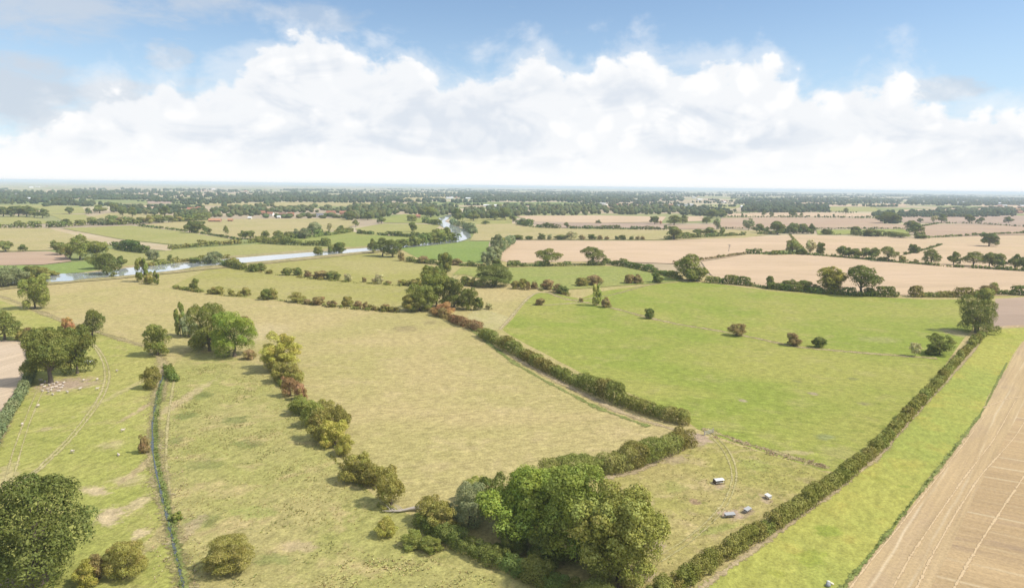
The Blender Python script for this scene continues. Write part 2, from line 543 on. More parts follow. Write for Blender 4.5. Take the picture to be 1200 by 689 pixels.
# ---- base ground: distant farmland patchwork
def farmland():
    m, t = mat('far_farmland')
    P = t.pos()
    W = t.node('ShaderNodeVectorMath', operation='MULTIPLY_ADD')
    nz = t.node('ShaderNodeTexNoise', inp={'Vector': P, 'Scale': 0.0012, 'Detail': 3.0})
    t.l.new(nz.outputs['Color'], W.inputs[0]); W.inputs[1].default_value = (220, 220, 0); t.l.new(P, W.inputs[2])
    Q = t.mapping(W.outputs[0], (1 / 420, 1 / 260, 0), 0.35)
    v = t.node('ShaderNodeTexVoronoi', feature='F1', inp={'Vector': Q, 'Scale': 1.0, 'Randomness': 0.8})
    v.distance = 'CHEBYCHEV'
    s = t.node('ShaderNodeSeparateColor', inp={'Color': v.outputs['Color']})
    cr = t.node('ShaderNodeValToRGB', inp={'Fac': s.outputs[0]}); r = cr.color_ramp; r.interpolation = 'CONSTANT'
    cols = [(0, (.40, .32, .21)), (.2, (.22, .24, .09)), (.38, (.46, .37, .26)), (.52, (.27, .27, .12)), (.66, (.36, .29, .2)), (.76, (.18, .22, .07)), (.88, (.44, .38, .24))]
    r.elements[0].position = 0; r.elements[0].color = (*cols[0][1], 1); r.elements[1].position = cols[1][0]; r.elements[1].color = (*cols[1][1], 1)
    for p, c in cols[2:]:
        e = r.elements.new(p); e.color = (*c, 1)
    val = t.math('MULTIPLY_ADD', t.noise(P, 0.02, 4, 0.6), 0.3, 0.85)
    hv = t.node('ShaderNodeHueSaturation', inp={'Value': val, 'Color': cr.outputs[0]}).outputs[0]
    t.out(t.principled(hv, 1.0, 0.03))
    return m


def grid_plane(name, xs, ys, z, m):
    V = [(x, y, z) for y in ys for x in xs]; nx = len(xs)
    Fs = [(j * nx + i, j * nx + i + 1, (j + 1) * nx + i + 1, (j + 1) * nx + i) for j in range(len(ys) - 1) for i in range(nx - 1)]
    me = bpy.data.meshes.new(name); me.from_pydata(V, [], Fs); me.update(); me.materials.append(m)
    return tag(link(name, me), kind='structure')


gx = [-42000, -24000, -12000, -6000, -3000, -1500, -700, -300, 0, 300, 700, 1500, 3000, 6000, 12000, 24000, 42000]
gy = [-1500, -700, -300, 0, 300, 700, 1500, 3000, 6000, 12000, 24000, 45000]
grid_plane('ground', gx, gy, -0.35, farmland())

D = math.radians
TAN_ = (0.46, 0.36, 0.22); EARTH = (0.36, 0.27, 0.19); DGR = (0.12, 0.15, 0.045)
DRYG = (0.355, 0.300, 0.160)
m_centre = grass_mat('dry_pasture', (0.398, 0.322, 0.150), (0.350, 0.306, 0.122), (0.24, 0.21, 0.085), (0.44, 0.35, 0.18), 0.10, D(20), 0.45, 0.5,
                     patches=[(475, 385, 18, 4, 10, (0.24, 0.19, 0.10), .6), (505, 378, 12, 3, 0, (0.24, 0.19, 0.10), .5), (300, 390, 45, 14, 0, (0.44, 0.36, 0.20), .6), (60, 380, 60, 8, 0, (0.42, .34, .19), .5)])
m_rough = grass_mat('rough_pasture', (0.350, 0.303, 0.125), (0.295, 0.285, 0.092), (0.135, 0.145, 0.040), (0.42, 0.33, 0.16), 0.0, D(60), 0.6, 0.7, 1.3,
                    patches=[(238, 463, 14, 6, 0, DGR, .6), (218, 487, 16, 5, -20, DGR, .65), (275, 492, 18, 6, 0, DGR, .6), (205, 516, 12, 5, 0, DGR, .5), (290, 520, 22, 6, 0, DGR, .5), (240, 545, 25, 8, 0, DGR, .4), (320, 655, 30, 8, 0, (0.14, .18, .05), .5),
                             (235, 610, 24, 10, 20, DGR, .5), (300, 600, 30, 10, 0, (0.24, .28, .07), .5), (222, 620, 12, 22, 0, (0.36, .28, .17), .7), (350, 640, 30, 8, 0, (.40, .31, .18), .7), (212, 470, 9, 30, 0, (0.42, .33, .19), .7)])
m_left = grass_mat('left_pasture', (0.278, 0.286, 0.074), (0.335, 0.312, 0.100), (0.17, 0.19, 0.045), (0.42, 0.33, 0.16), 0.1, D(75), 0.4, 0.35, 1.1,
                   patches=[(112, 575, 12, 10, 60, TAN_, .85), (128, 605, 18, 13, 30, TAN_, .9), (160, 590, 14, 12, 0, TAN_, .7), (150, 562, 22, 8, 0, TAN_, .5), (165, 625, 12, 8, 0, TAN_, .8), (138, 640, 8, 6, 0, EARTH, .6), (130, 522, 16, 6, 0, TAN_, .4),
                            (74, 451, 34, 9, 0, EARTH, .95), (105, 450, 16, 5, 0, EARTH, .5), (10, 682, 40, 8, 0, EARTH, .9), (150, 455, 6, 30, 0, TAN_, .35), (6, 560, 14, 20, 30, TAN_, .5), (52, 503, 8, 3, 0, EARTH, .4), (181, 470, 5, 26, 0, (.40, .30, .18), .8), (176, 540, 8, 30, 0, (.40, .30, .18), .7), (190, 625, 14, 34, 0, (.38, .29, .16), .6)])
m_lush = grass_mat('lush_pasture', (0.222, 0.262, 0.050), (0.290, 0.285, 0.075), (0.150, 0.180, 0.035), (0.34, 0.30, 0.12), 0.18, D(-20), 0.5, 0.4,
                   patches=[(952, 461, 7, 2, 0, (.33, .27, .17), .9), (870, 469, 6, 2, 0, (.34, .28, .18), .9), (1012, 473, 9, 2, 0, (.22, .2, .09), .8), (967, 512, 14, 4, 0, (.2, .22, .1), .7), (1000, 444, 8, 2, 0, (.2, .2, .08), .7), (935, 447, 7, 2, 0, (.2, .2, .08), .6), (1120, 390, 18, 5, 0, EARTH, .6), (985, 530, 30, 10, 50, (.33, .29, .12), .5), (1030, 398, 30, 4, 0, (.33, .29, .14), .4), (930, 530, 30, 3, 0, (.40, .31, .19), .5)])
m_lush2 = grass_mat('lush_pasture_far', (0.230, 0.262, 0.068), (0.27, 0.275, 0.085), (0.14, 0.175, 0.05), (0.29, 0.28, 0.12), 0.12, D(10), 0.4, 0.3)
m_strip = grass_mat('ley_strip', (0.335, 0.325, 0.082), (0.270, 0.300, 0.072), (0.19, 0.21, 0.025), (0.42, 0.33, 0.085), 0.10, D(62), 0.35, 0.4, 1.0, 0.8,
                    patches=[(1060, 570, 9, 2, 10, (.2, .24, .05), .7), (910, 672, 14, 6, 0, (.25, .26, .05), .6), (970, 622, 22, 7, 40, (.2, .26, .04), .6), (950, 655, 30, 9, 40, (.22, .27, .04), .5), (1170, 392, 20, 4, 0, (.27, .3, .05), .5)])
m_padd = grass_mat('paddock', (0.350, 0.292, 0.118), (0.300, 0.275, 0.085), (0.16, 0.17, 0.045), (0.43, 0.33, 0.18), 0.0, D(40), 0.6, 0.6, 1.6,
                   patches=[(818, 512, 22, 10, 0, EARTH, .95), (790, 538, 24, 6, 25, EARTH, .6), (815, 588, 9, 4, 0, (.27, .18, .12), .8), (858, 603, 20, 7, 10, EARTH, .95), (876, 599, 12, 5, 10, EARTH, .9), (896, 584, 9, 6, 0, EARTH, .8), (842, 568, 8, 5, 0, EARTH, .7),
                            (840, 620, 40, 5, 25, (.22, .25, .06), .6), (790, 570, 20, 8, 0, (.22, .25, .06), .4), (765, 640, 18, 9, 0, EARTH, .8), (752, 668, 16, 14, 0, EARTH, .8), (885, 545, 22, 8, 0, (.24, .27, .07), .5)])
m_river = grass_mat('river_meadow', (0.340, 0.300, 0.115), (0.300, 0.280, 0.085), (0.17, 0.175, 0.06), (0.36, 0.30, 0.16), 0.15, D(5), 0.5, 0.4)
m_vivid = grass_mat('vivid_ley', (0.190, 0.250, 0.065), (0.21, 0.26, 0.075), (0.15, 0.2, 0.05), None, 0.1, D(15), 0.2, 0)
m_mead = grass_mat('far_meadow', (0.315, 0.295, 0.110), (0.28, 0.275, 0.09), (0.17, 0.19, 0.07), (0.34, 0.30, 0.16), 0.2, D(8), 0.4, 0.35)
m_straw = grass_mat('straw_meadow', (0.385, 0.32, 0.155), (0.345, 0.300, 0.13), (0.22, 0.20, 0.09), (0.40, 0.34, 0.21), 0.3, D(12), 0.35, 0.4)
m_tan = crop_mat('wheat_stubble', (0.52, 0.385, 0.260), (0.485, 0.36, 0.235), D(8), 24, (0.40, 0.30, 0.20), 0.35, (0.40, 0.29, 0.20), 0.3, 0.8)
m_tan2 = crop_mat('wheat_stubble_far', (0.51, 0.375, 0.245), (0.47, 0.355, 0.22), D(-12), 24, (0.36, 0.28, 0.18), 0.35, (0.38, 0.29, 0.18), 0.3, 0.8)
m_mauve = crop_mat('bare_soil', (0.345, 0.258, 0.195), (0.385, 0.285, 0.21), D(5), 30, (0.30, 0.22, 0.165), 0.3, None, 0, 0.8)
m_pink = crop_mat('tilled_soil', (0.39, 0.275, 0.195), (0.41, 0.30, 0.205), D(3), 12, (0.33, 0.25, 0.15), 0.3, None, 0, 0.8)
m_leftstub = crop_mat('pale_stubble', (0.50, 0.395, 0.285), (0.46, 0.36, 0.25), D(80), 4, (0.55, 0.45, 0.33), 0.4, None, 0, 0.9)
HEADROT = (G(1080, 600) - G(1180, 432)); HEADROT = math.atan2(HEADROT.y, HEADROT.x)
m_head = crop_mat('headland_stubble', (0.420, 0.308, 0.172), (0.45, 0.338, 0.19), HEADROT, 5.5, (0.52, 0.42, 0.28), 0.75, (0.32, 0.235, 0.165), 0.45)
m_inner = crop_mat('harvested_rows', (0.39, 0.28, 0.155), (0.43, 0.315, 0.175), HEADROT - D(78), 9.0, (0.50, 0.405, 0.26), 0.75, (0.29, 0.21, 0.14), 0.65)
m_rank = grass_mat('rank_grass', (0.34, 0.275, 0.145), (0.27, 0.235, 0.10), (0.17, 0.15, 0.07), (0.44, 0.35, 0.23), 0, 0, 0.6, 0.6, 2.5, 1.4)
m_earth = grass_mat('bare_earth', (0.35, 0.275, 0.165), (0.39, 0.31, 0.18), (0.25, 0.2, 0.10), (0.42, 0.34, 0.21), 0, 0, 0.4, 0.4, 2.5, 0.9)
m_track = grass_mat('track_earth', (0.37, 0.33, 0.145), (0.40, 0.345, 0.17), (0.25, 0.25, 0.09), (0.43, 0.36, 0.22), 0, 0, 0.4, 0.4, 2.5, 0.9)
m_dry = grass_mat('parched_grass', (0.40, 0.33, 0.19), (0.36, 0.31, 0.15), (0.24, 0.22, 0.09), (0.46, 0.38, 0.25), 0, 0, 0.5, 0.5, 2.0, 1.1)
m_dgreen = grass_mat('nettle_and_shade_green', (0.16, 0.19, 0.055), (0.20, 0.215, 0.07), (0.10, 0.13, 0.035), None, 0, 0, 0.5, 0, 2.5, 1.4)  # green weeds, and the painted shade beside the thick hedgerow

# water
wm, t = mat('river_water')
P = t.pos()
b = t.noise(t.mapping(P, (1, 1, 1)), 0.35, 4, 0.6)
pw = t.principled((0.16, 0.17, 0.155), 0.05, 0.9, b, 0.03, 0.05); t.out(pw); pw.node.inputs['Metallic'].default_value = 0.4; pw.node.inputs['Base Color'].default_value = (.55, .58, .59, 1); pw.node.inputs['IOR'].default_value = 1.6

# near pasture floor under everything on this side of the river
field('pasture', [(-220, 352), (0, 338), (55, 331), (110, 327), (210, 317), (300, 308), (425, 296), (560, 288), (620, 300), (900, 330), (1500, 330), (2300, 950), (-1500, 950)],
      m_centre, 0.0)
Z = [0.0]


def nz(k=0.005):
    Z[0] += k
    return Z[0]


# far fields (20 cm steps are lost at a kilometre and more)
FAR = [
    ('meadow', [(-60, 242), (50, 240), (97, 243), (100, 250), (57, 251), (45, 244), (-60, 246)], m_mead),
    ('meadow', [(-80, 254), (37, 254.5), (64, 262), (-80, 265)], m_mead),
    ('meadow', [(57, 251), (100, 251.5), (108, 260), (87, 262), (70, 257)], m_mead),
    ('stubble_field', [(100, 255), (130, 249.5), (175, 250), (218, 254), (175, 257.5), (107, 259)], m_straw),
    ('stubble_field', [(147, 241), (182, 241.5), (182, 249), (160, 248), (146, 245)], m_tan),
    ('stubble_field', [(172, 234), (202, 234), (200, 239), (174, 239)], m_mauve),
    ('meadow', [(225, 237.5), (300, 238), (352, 239), (350, 243), (240, 241)], m_straw),
    ('meadow', [(300, 237), (400, 237), (455, 238), (440, 242), (320, 241)], m_straw),
    ('pasture', [(-60, 267), (57, 267.5), (100, 277), (135, 287), (95, 289), (58, 293), (-60, 297)], m_straw),
    ('stubble_field', [(55, 267), (70, 268), (140, 281), (205, 288), (200, 294), (150, 291), (135, 288), (95, 277)], crop_mat('pale_strip', (.45, .37, .24), (.42, .33, .2), D(-25), 20, (.4, .3, .2), .3)),
    ('tilled_field', [(-60, 297), (58, 294.5), (75, 298), (85, 306), (50, 310), (-60, 312)], m_pink),
    ('meadow', [(-60, 312), (50, 310.5), (105, 306), (130, 310), (120, 317), (60, 322), (-60, 330)], m_dgreen if False else m_vivid),
    ('meadow', [(72, 267.5), (155, 264.5), (220, 272), (283, 282), (205, 287), (140, 280)], m_mead),
    ('meadow', [(162, 264), (225, 258), (300, 256.5), (407, 256), (418, 262), (405, 268), (345, 277), (297, 281), (230, 272)], m_straw),
    ('meadow', [(125, 291), (172, 296), (202, 293), (300, 286), (388, 289), (425, 288), (425, 291), (368, 295), (300, 300), (225, 306), (150, 314), (115, 316)], m_mead),
    ('meadow', [(300, 281), (345, 278), (400, 270), (450, 276), (500, 277), (507, 281), (470, 289), (428, 290), (388, 288), (340, 284), (300, 286)], m_lush2),
    ('meadow', [(415, 268), (450, 262), (516, 263), (505, 274), (422, 275)], m_mead),
    ('meadow', [(448, 256), (475, 251), (512, 254), (514, 262), (450, 261)], m_lush2),
    ('meadow', [(536, 252), (600, 252), (600, 262), (536, 264)], m_mead),
    ('stubble_field', [(545, 263), (605, 262), (622, 268), (600, 282), (552, 282), (556, 274)], m_straw),
    ('meadow', [(470, 291), (548, 283), (574, 283), (571, 296), (565, 309), (528, 306), (492, 303)], m_vivid),
    ('stubble_field', [(578, 303), (590, 285), (600, 281.5), (690, 282), (775, 282), (850, 279), (925, 275.5), (932, 292), (877, 297), (822, 306), (790, 309), (700, 306), (600, 308.5)], m_tan),
    ('stubble_field', [(600, 262.5), (625, 266), (660, 268), (780, 269.5), (860, 269), (925, 272), (870, 279), (775, 281), (600, 281)], m_straw),
    ('stubble_field', [(605, 253), (700, 252.5), (780, 254), (775, 260), (700, 261.5), (625, 260)], m_tan),
    ('stubble_field', [(615, 261), (700, 262), (775, 260.5), (785, 268), (660, 267)], m_mauve),
    ('stubble_field', [(800, 253.5), (825, 253.5), (825, 259), (800, 260)], m_tan),
    ('stubble_field', [(785, 264), (838, 263), (838, 268), (785, 268.5)], m_pink),
    ('stubble_field', [(845, 255.5), (900, 254.8), (1032, 256), (1035, 262), (1066, 266), (1064, 267.5), (955, 267.5), (843, 267.5)], m_pink),
    ('stubble_field', [(850, 250.5), (930, 249), (1020, 250), (1020, 254), (930, 254), (850, 254)], m_tan),
    ('stubble_field', [(918, 237), (965, 237.2), (965, 239), (918, 239)], m_tan),
    ('stubble_field', [(968, 239.5), (1060, 239), (1062, 241.5), (968, 242)], m_tan),
    ('meadow', [(970, 242.5), (1025, 242.5), (1030, 248), (975, 248)], m_mead),
    ('stubble_field', [(1055, 246), (1150, 244), (1160, 247), (1060, 249.5)], m_tan),
    ('stubble_field', [(1148, 240.5), (1260, 241), (1260, 247), (1160, 246)], m_tan),
    ('meadow', [(956, 269.5), (1062, 268.5), (1066, 277), (1000, 275), (958, 275)], m_lush2),
    ('tilled_field', [(1053, 254.5), (1130, 253), (1290, 252), (1290, 266), (1200, 265), (1130, 262), (1058, 261)], m_mauve),
    ('stubble_field', [(1040, 263), (1130, 262.8), (1300, 267.5), (1300, 273), (1150, 276), (1085, 278), (1070, 272)], m_pink),
    ('stubble_field', [(925, 275), (1000, 277), (1085, 279.5), (1150, 276.5), (1300, 273.5), (1300, 322), (1200, 316), (1112, 312.5), (1040, 305), (975, 299.5), (945, 297)], m_tan2),
    ('stubble_field', [(822, 307), (877, 298), (950, 298.5), (1050, 308), (1200, 318), (1400, 330), (1400, 352), (1200, 346), (1080, 346), (960, 343), (905, 338), (840, 330)], m_tan),
    ('meadow', [(530, 322), (540, 313), (600, 313), (700, 311.5), (738, 313), (772, 322), (800, 329), (760, 333), (700, 336), (660, 340), (625, 336), (600, 333), (545, 322)], m_lush2),
    ('meadow', [(800, 243), (860, 240), (870, 243), (840, 247), (800, 249)], m_mead),
    ('stubble_field', [(400, 229), (470, 227), (536, 226), (520, 233), (450, 236), (400, 232)], m_straw),
    ('stubble_field', [(697, 240), (722, 240), (722, 243.5), (697, 243.5)], m_tan),
    ('stubble_field', [(730, 239), (770, 237), (770, 243), (730, 244)], m_mauve),
    ('stubble_field', [(60, 228.5), (135, 229), (135, 231), (62, 230.5)], m_tan),
]
zz = -0.30
for n_, p_, m_ in FAR:
    zz += 0.006
    field(n_, p_, m_, zz if False else zz + 0.36, 1.2)

# rank strips on the river's edges and along the field ditches
Z[0] = 0.40 + 0.05
field('river_bank', [(-220, 352), (0, 340), (55, 333), (110, 329), (210, 319), (300, 310), (370, 303), (425, 297.5), (460, 294), (460, 285), (425, 288.5), (300, 297.5), (210, 305), (140, 312), (100, 319), (0, 332), (-220, 342)], m_rank, nz(0.01), 1.5)
field('river', [(-200, 336), (0, 328), (40, 326.5), (58, 323), (75, 320.5), (105, 319.5), (130, 317.5), (145, 314.5), (175, 311.5), (215, 307.5), (240, 306), (275, 302.5), (300, 300.5), (367, 295.5), (400, 293),
                (425, 291), (455, 288), (490, 285), (520, 282.5), (534, 279), (528, 270.5), (517, 265), (511, 260.5), (514, 256), (524, 252), (540, 249.5), (536, 249), (560, 248),
                (562, 249), (545, 250.5), (530, 253), (521, 259.5), (540, 267.5), (551, 273.5), (551, 278), (546, 281), (535, 284), (500, 288), (460, 291.5), (425, 294.7), (370, 300),
                (300, 306.5), (250, 311), (235, 311.7), (210, 316), (150, 322.5), (120, 325), (107, 326), (82, 329.5), (55, 330.5), (30, 331), (0, 331.5), (-200, 341)], wm, nz(0.02), 0.8)

# foreground sheets
Z[0] = 0.0
field('lush_field', [(588, 386), (602, 372), (617, 352), (628, 343), (650, 344), (680, 350), (700, 342), (760, 334), (800, 330), (835, 332), (905, 341), (1000, 347), (1090, 351), (1132, 351), (1140, 385), (1128, 398),
                     (1092, 448), (1035, 510), (985, 552), (965, 551), (900, 531), (820, 503), (760, 470), (680, 436), (620, 405)], m_lush, nz())
field('paddock', [(806, 503), (900, 532), (966, 552), (985, 556), (880, 628), (775, 692), (735, 720), (640, 600), (640, 560), (740, 545)], m_padd, nz())
field('rough_pasture', [(205, 425), (230, 405), (262, 415), (318, 430), (345, 462), (372, 500), (400, 545), (440, 585), (490, 605), (560, 650), (650, 690), (720, 760), (760, 950), (212, 950), (214, 690), (205, 640),
                        (195, 590), (182, 530), (183, 500), (190, 455)], m_rough, nz())
field('left_pasture', [(-60, 350), (0, 352), (48, 368), (80, 380), (118, 392), (150, 402), (175, 408), (190, 424), (188, 450), (180, 480), (176, 515), (183, 560), (195, 605), (205, 650), (208, 700), (190, 950), (-1000, 950), (-300, 560), (-60, 470), (0, 420)],
      m_left, nz())
field('river_meadow', [(200, 336), (245, 315), (320, 309), (425, 297), (480, 300), (515, 320), (500, 340), (470, 364), (420, 362), (350, 355), (260, 347)], m_river, nz())
field('stubble_field', [(-200, 396), (0, 399), (33, 400), (34, 412), (32, 435), (15, 470), (0, 500), (-260, 640)], m_leftstub, nz())
field('ley_strip', [(1158, 386), (1200, 384), (1250, 382), (1196, 400), (1180, 432), (1165, 452), (1152, 479), (1125, 516), (1080, 572), (1045, 617), (1007, 664), (985, 690), (930, 770), (830, 950), (560, 950), (700, 760), (815, 690), (900, 630), (967, 582), (1032, 531), (1067, 489), (1112, 441), (1142, 408)], m_strip, nz())
field('stubble_field', [(1166, 352), (1200, 351), (1500, 352), (2600, 950), (830, 952), (930, 772), (987, 689), (1047, 616), (1082, 571), (1127, 515), (1154, 478), (1167, 451), (1182, 431), (1198, 399), (1225, 383), (1160, 384)], m_head, nz())
field('harvested_rows', [(1235, 420), (1330, 370), (2500, 900), (1000, 950), (1085, 700), (1115, 640), (1150, 565), (1190, 490)], m_inner, nz(), 0.2)
field('tilled_field', [(1166, 350), (1200, 348), (1500, 350), (1500, 372), (1215, 380), (1165, 383), (1158, 380)], m_mauve, nz())
# parched and trodden ground
field('bare_earth', [(565, 388), (582, 386), (600, 372), (560, 360), (545, 370)], m_track, nz(), 1.0)
z1 = nz()


def nz(k=0.003):
    Z[0] += k
    return Z[0]


# boundaries of rank grass, and one painted strip of hedgerow shade
ribbon('ditch_bank', [(640, 342), (660, 350), (700, 357), (730, 364), (762, 373), (800, 381), (850, 389), (880, 395), (930, 406), (970, 410), (1030, 415), (1085, 419), (1098, 420)], 4.0, m_rank, nz(), 0.4)
ribbon('ditch_bank', [(668, 352), (690, 350), (720, 345), (755, 335), (800, 327)], 3.0, m_rank, nz(), 0.4)
ribbon('ditch_bank', [(822, 502), (850, 511), (880, 522), (910, 530), (945, 542), (972, 548)], 2.6, m_rank, nz(), 0.5)
ribbon('ditch_bank', [(-40, 338), (0, 347), (25, 356), (50, 367), (75, 377), (120, 391), (150, 400), (175, 406), (190, 422), (194, 440), (188, 455)], 4.5, m_rank, nz(), 0.4)
ribbon('path', [(586, 386), (597, 374), (610, 358), (625, 343), (648, 341)], 2.2, m_dry, nz(), 0.2)
ribbon('path', [(530, 327), (540, 318), (548, 312)], 5, m_track, nz(), 0.2)
ribbon('path', [(622, 358), (650, 357), (690, 354)], 2.2, m_dry, nz(), 0.4)
ribbon('hedge_bank_or_shade', [(1156, 388), (1140, 412), (1112, 443), (1067, 491), (1032, 533), (967, 584), (900, 632), (815, 694)], 1.6, m_earth, nz(), 0.4)
ribbon('hedge_bank_or_shade', [(600, 418), (640, 440), (680, 460), (720, 480), (765, 496), (800, 506)], 3.0, m_earth, nz(), 0.4)
ribbon('hedge_bank_or_shade', [(545, 380), (600, 424), (640, 447), (700, 478), (760, 500)], 2.2, m_dgreen, nz(), 0.6)  # dark green strip paints the hedgerow's shade onto the grass
ribbon('hedge_bank_or_shade', [(640, 566), (700, 562), (745, 553), (800, 526)], 2.4, m_earth, nz(), 0.5)
ribbon('field_margin', [(1180, 425), (1166, 453), (1153, 480), (1126, 516), (1081, 573), (1046, 618), (1008, 665), (984, 692)], 1.1, m_dgreen, nz(), 0.6)
ribbon('hedge_bank_or_shade', [(36, 398), (37, 420), (34, 440), (14, 480), (0, 510), (-30, 560)], 3.0, m_rank, nz(), 0.3)
# two ruts of the track across the left pasture
TR = [(95, 392), (104, 398), (116, 410), (124, 425), (127, 442), (121, 462), (105, 486), (84, 512), (62, 534), (42, 553), (18, 569), (0, 583), (-40, 610)]
for dx in (-1, 1):
    pts = []
    for i, (x, y) in enumerate(TR):
        s = mpp(G(x, y)); tx = TR[min(i + 1, len(TR) - 1)][0] - TR[max(i - 1, 0)][0]; ty = (TR[min(i + 1, len(TR) - 1)][1] - TR[max(i - 1, 0)][1]) * 2
        L_ = math.hypot(tx, ty); pts.append((x + dx * (-ty / L_) * 0.85 / s * -1, y + dx * (tx / L_) * 0.42 / s))
    ribbon('farm_track', pts, 0.95, m_track, nz(), 0.3)
for pts, w in (([(830, 508), (842, 520), (852, 535), (858, 552), (858, 566), (848, 590), (830, 610), (800, 635), (765, 655)], 0.5),
               ([(834, 507), (848, 520), (859, 535), (864, 552), (863, 566), (853, 592), (836, 612), (806, 638), (775, 658)], 0.45),
               ([(8, 590), (16, 560), (24, 530), (33, 500), (45, 470), (52, 455)], 0.5), ([(-2, 590), (7, 560), (15, 530), (26, 500), (38, 470), (46, 452)], 0.5),
                              ([(205, 440), (200, 470), (196, 500), (194, 540), (200, 580)], 0.9)):
    ribbon('farm_track', pts, w, m_track, nz(), 0.35)
# wheel marks in the harvested field
m_straw_line = plain('straw_line', (0.52, 0.39, 0.235), 1, 0.05, 0.2, 0.6)
for pts, w in (([(1215, 470), (1190, 512), (1150, 556), (1118, 605), (1090, 655), (1065, 710)], 0.55), ([(1190, 470), (1165, 515), (1130, 560), (1095, 610), (1068, 650), (1040, 700)], 0.5),
               ([(1152, 478), (1185, 466), (1230, 462)], 0.9), ([(1226, 520), (1180, 588), (1146, 640), (1112, 700)], 0.6),
               ([(1155, 486), (1130, 520), (1084, 578), (1050, 622), (1012, 668), (992, 695)], 0.45)):
    ribbon('wheel_mark', pts, w, m_straw_line, nz(), 0.4)
# stream in its ditch
STR = [(192, 440), (188, 452), (185, 463), (184, 476), (181, 486), (179, 497), (180, 512), (180, 532), (184, 552), (190, 577), (196, 600), (203, 630), (206, 645), (212, 668), (216, 690), (224, 740)]
ribbon('stream_bank', STR, 4.4, m_rank, nz(), 0.4)
ribbon('stream_bank', [(x + 1, y) for x, y in STR], 2.2, m_dgreen, nz(), 0.25)
ribbon('stream', [(x - 1.2, y) for x, y in STR], 0.6, plain('ditch_water', (0.10, 0.11, 0.10), 0.25, 0.5, 0.1), nz(), 0.8)

# ------------------------------------------------------------------ hedges


def hedge(name, pts, h, w, tint, label, cat='hedge', group=None, rough=0.25, hue_spread=1.0, gap=0.0, leaf=0.00165, seed=0, trim=False):
    rng = np.random.default_rng(500 + seed + len(label))
    q = [G(*p) for p in dense(pts, False, 10)]
    org = q[0].copy()
    lobes = []; hue = []; tone = []; sz = []
    acc = 0; area = 0
    ch, ct = 0.5, 0.5; left = 0
    for i in range(len(q) - 1):
        seg = (q[i + 1] - q[i]); Ls = seg.length; t = seg.normalized(); n = Vector((-t.y, t.x, 0))
        D_ = (q[i] - CAM).length
        step = max(w * 0.32, D_ * 0.0035)
        pos_ = 0.0
        while pos_ < Ls:
            if left <= 0:
                left = rng.uniform(1.0, 3.2) * w * 0.7; ch = np.clip(rng.normal(0.5, 0.3 * hue_spread), 0, 1); ct = rng.random(); kh = 1 + rng.normal() * rough; skip = rng.random() < gap
            if not skip:
                p = q[i] + t * pos_ - org
                hh = h * float(np.clip(kh, 0.4, 1.5))
                rr = min(w, hh) * 0.36
                for lv in range(3 if hh > rr * 3 else 2):
                    r_ = rr * rng.uniform(0.75, 1.2) * (0.8 if trim else 1)
                    z = r_ * 0.6 + (hh - 1.7 * r_) * lv / (2 if hh > rr * 3 else 1)
                    for side in (-1, 1):
                        o = side * (w / 2 - r_) * rng.uniform(0.5, 1.0) * (1 - 0.3 * (lv == 2))
                        lobes.append((p.x + n.x * o + rng.normal() * .2 * r_, p.y + n.y * o + rng.normal() * .2 * r_, max(z, r_ * .4), max(r_, 0.2)))
                        hue.append(np.clip(ch + rng.normal() * .12, 0, 1)); tone.append(np.clip(ct * 0.5 + rng.random() * .5, 0, 1)); sz.append(max(0.17, D_ * leaf))
            pos_ += step; left -= step
    sz = np.array(sz); L = np.array(lobes)
    n = int(np.sum(4 * math.pi * L[:, 3] ** 2 / (sz ** 2 * 0.5)) * 0.62)
    n = min(n, 130000)
    V, I, to, hu = leaves_on_lobes(L, n, 0.3, rng, hue, 0.02, 0.12, lobe_tone=tone, size_per=sz)
    me = np_mesh('foliage', V, 4, I, to, hu)
    o = link(name, me, loc=org)
    c = TINT[tint]; o.color = (c[0] * 1.16, c[1] * 1.26, c[2] * 1.2, 1)
    tag(o, label, cat, group)
    return o


hedge('hedge', [(1152, 394), (1137, 408), (1120, 427), (1097, 454), (1068, 484), (1032, 524), (985, 565), (930, 604), (880, 634), (830, 665), (775, 702), (700, 765)], 3.3, 3.6, 'olive',
      'long dark clipped hedge between the yellow green strip and the lush field', rough=0.22, hue_spread=0.8, trim=True)
hedge('hedge', [(1136, 404), (1142, 396)], 2, 2, 'olive', 'short low hedge end at the foot of the round tree by the ploughed corner')
hedge('hedgerow', [(565, 394), (600, 412), (640, 434), (680, 453), (720, 470), (760, 485), (806, 498)], 5.0, 6.0, 'olive',
      'thick olive and reddish hedgerow on the far side of the large dry pasture', rough=0.3, hue_spread=1.8)
hedge('hedgerow', [(503, 364), (520, 372), (540, 381), (562, 388)], 4.2, 5.5, 'red', 'reddish brown hedgerow running down from the group of grey green trees', rough=0.3, hue_spread=1.2)
hedge('hedgerow', [(640, 562), (672, 558), (700, 555), (735, 548), (765, 538), (804, 521)], 5.8, 6.5, 'olive', 'tall mixed hedgerow with green and reddish bushes above the small paddock', rough=0.18, hue_spread=1.7)
hedge('hedgerow', [(494, 614), (520, 632), (558, 650), (600, 668), (650, 690), (720, 722)], 3.6, 5.0, 'oak', 'dense dark green hedgerow below the big cluster of trees', rough=0.2, hue_spread=1.0)
hedge('hedge', [(37, 402), (38, 420), (37, 438), (26, 462), (12, 484), (0, 506), (-30, 560)], 3.0, 3.6, 'grey', 'grey green hedge curving along the pale stubble at the left', rough=0.12, hue_spread=.6)
hedge('hedge', [(196, 430), (200, 442), (206, 448)], 2.4, 3.5, 'green', 'low green scrub at the head of the stream', rough=0.3)
hedge('hedgerow', [(708, 309), (735, 313), (765, 319), (798, 328)], 5.5, 6.5, 'oak', 'dark hedgerow above the green meadow left of the tall tree at its corner', rough=0.25, seed=3)
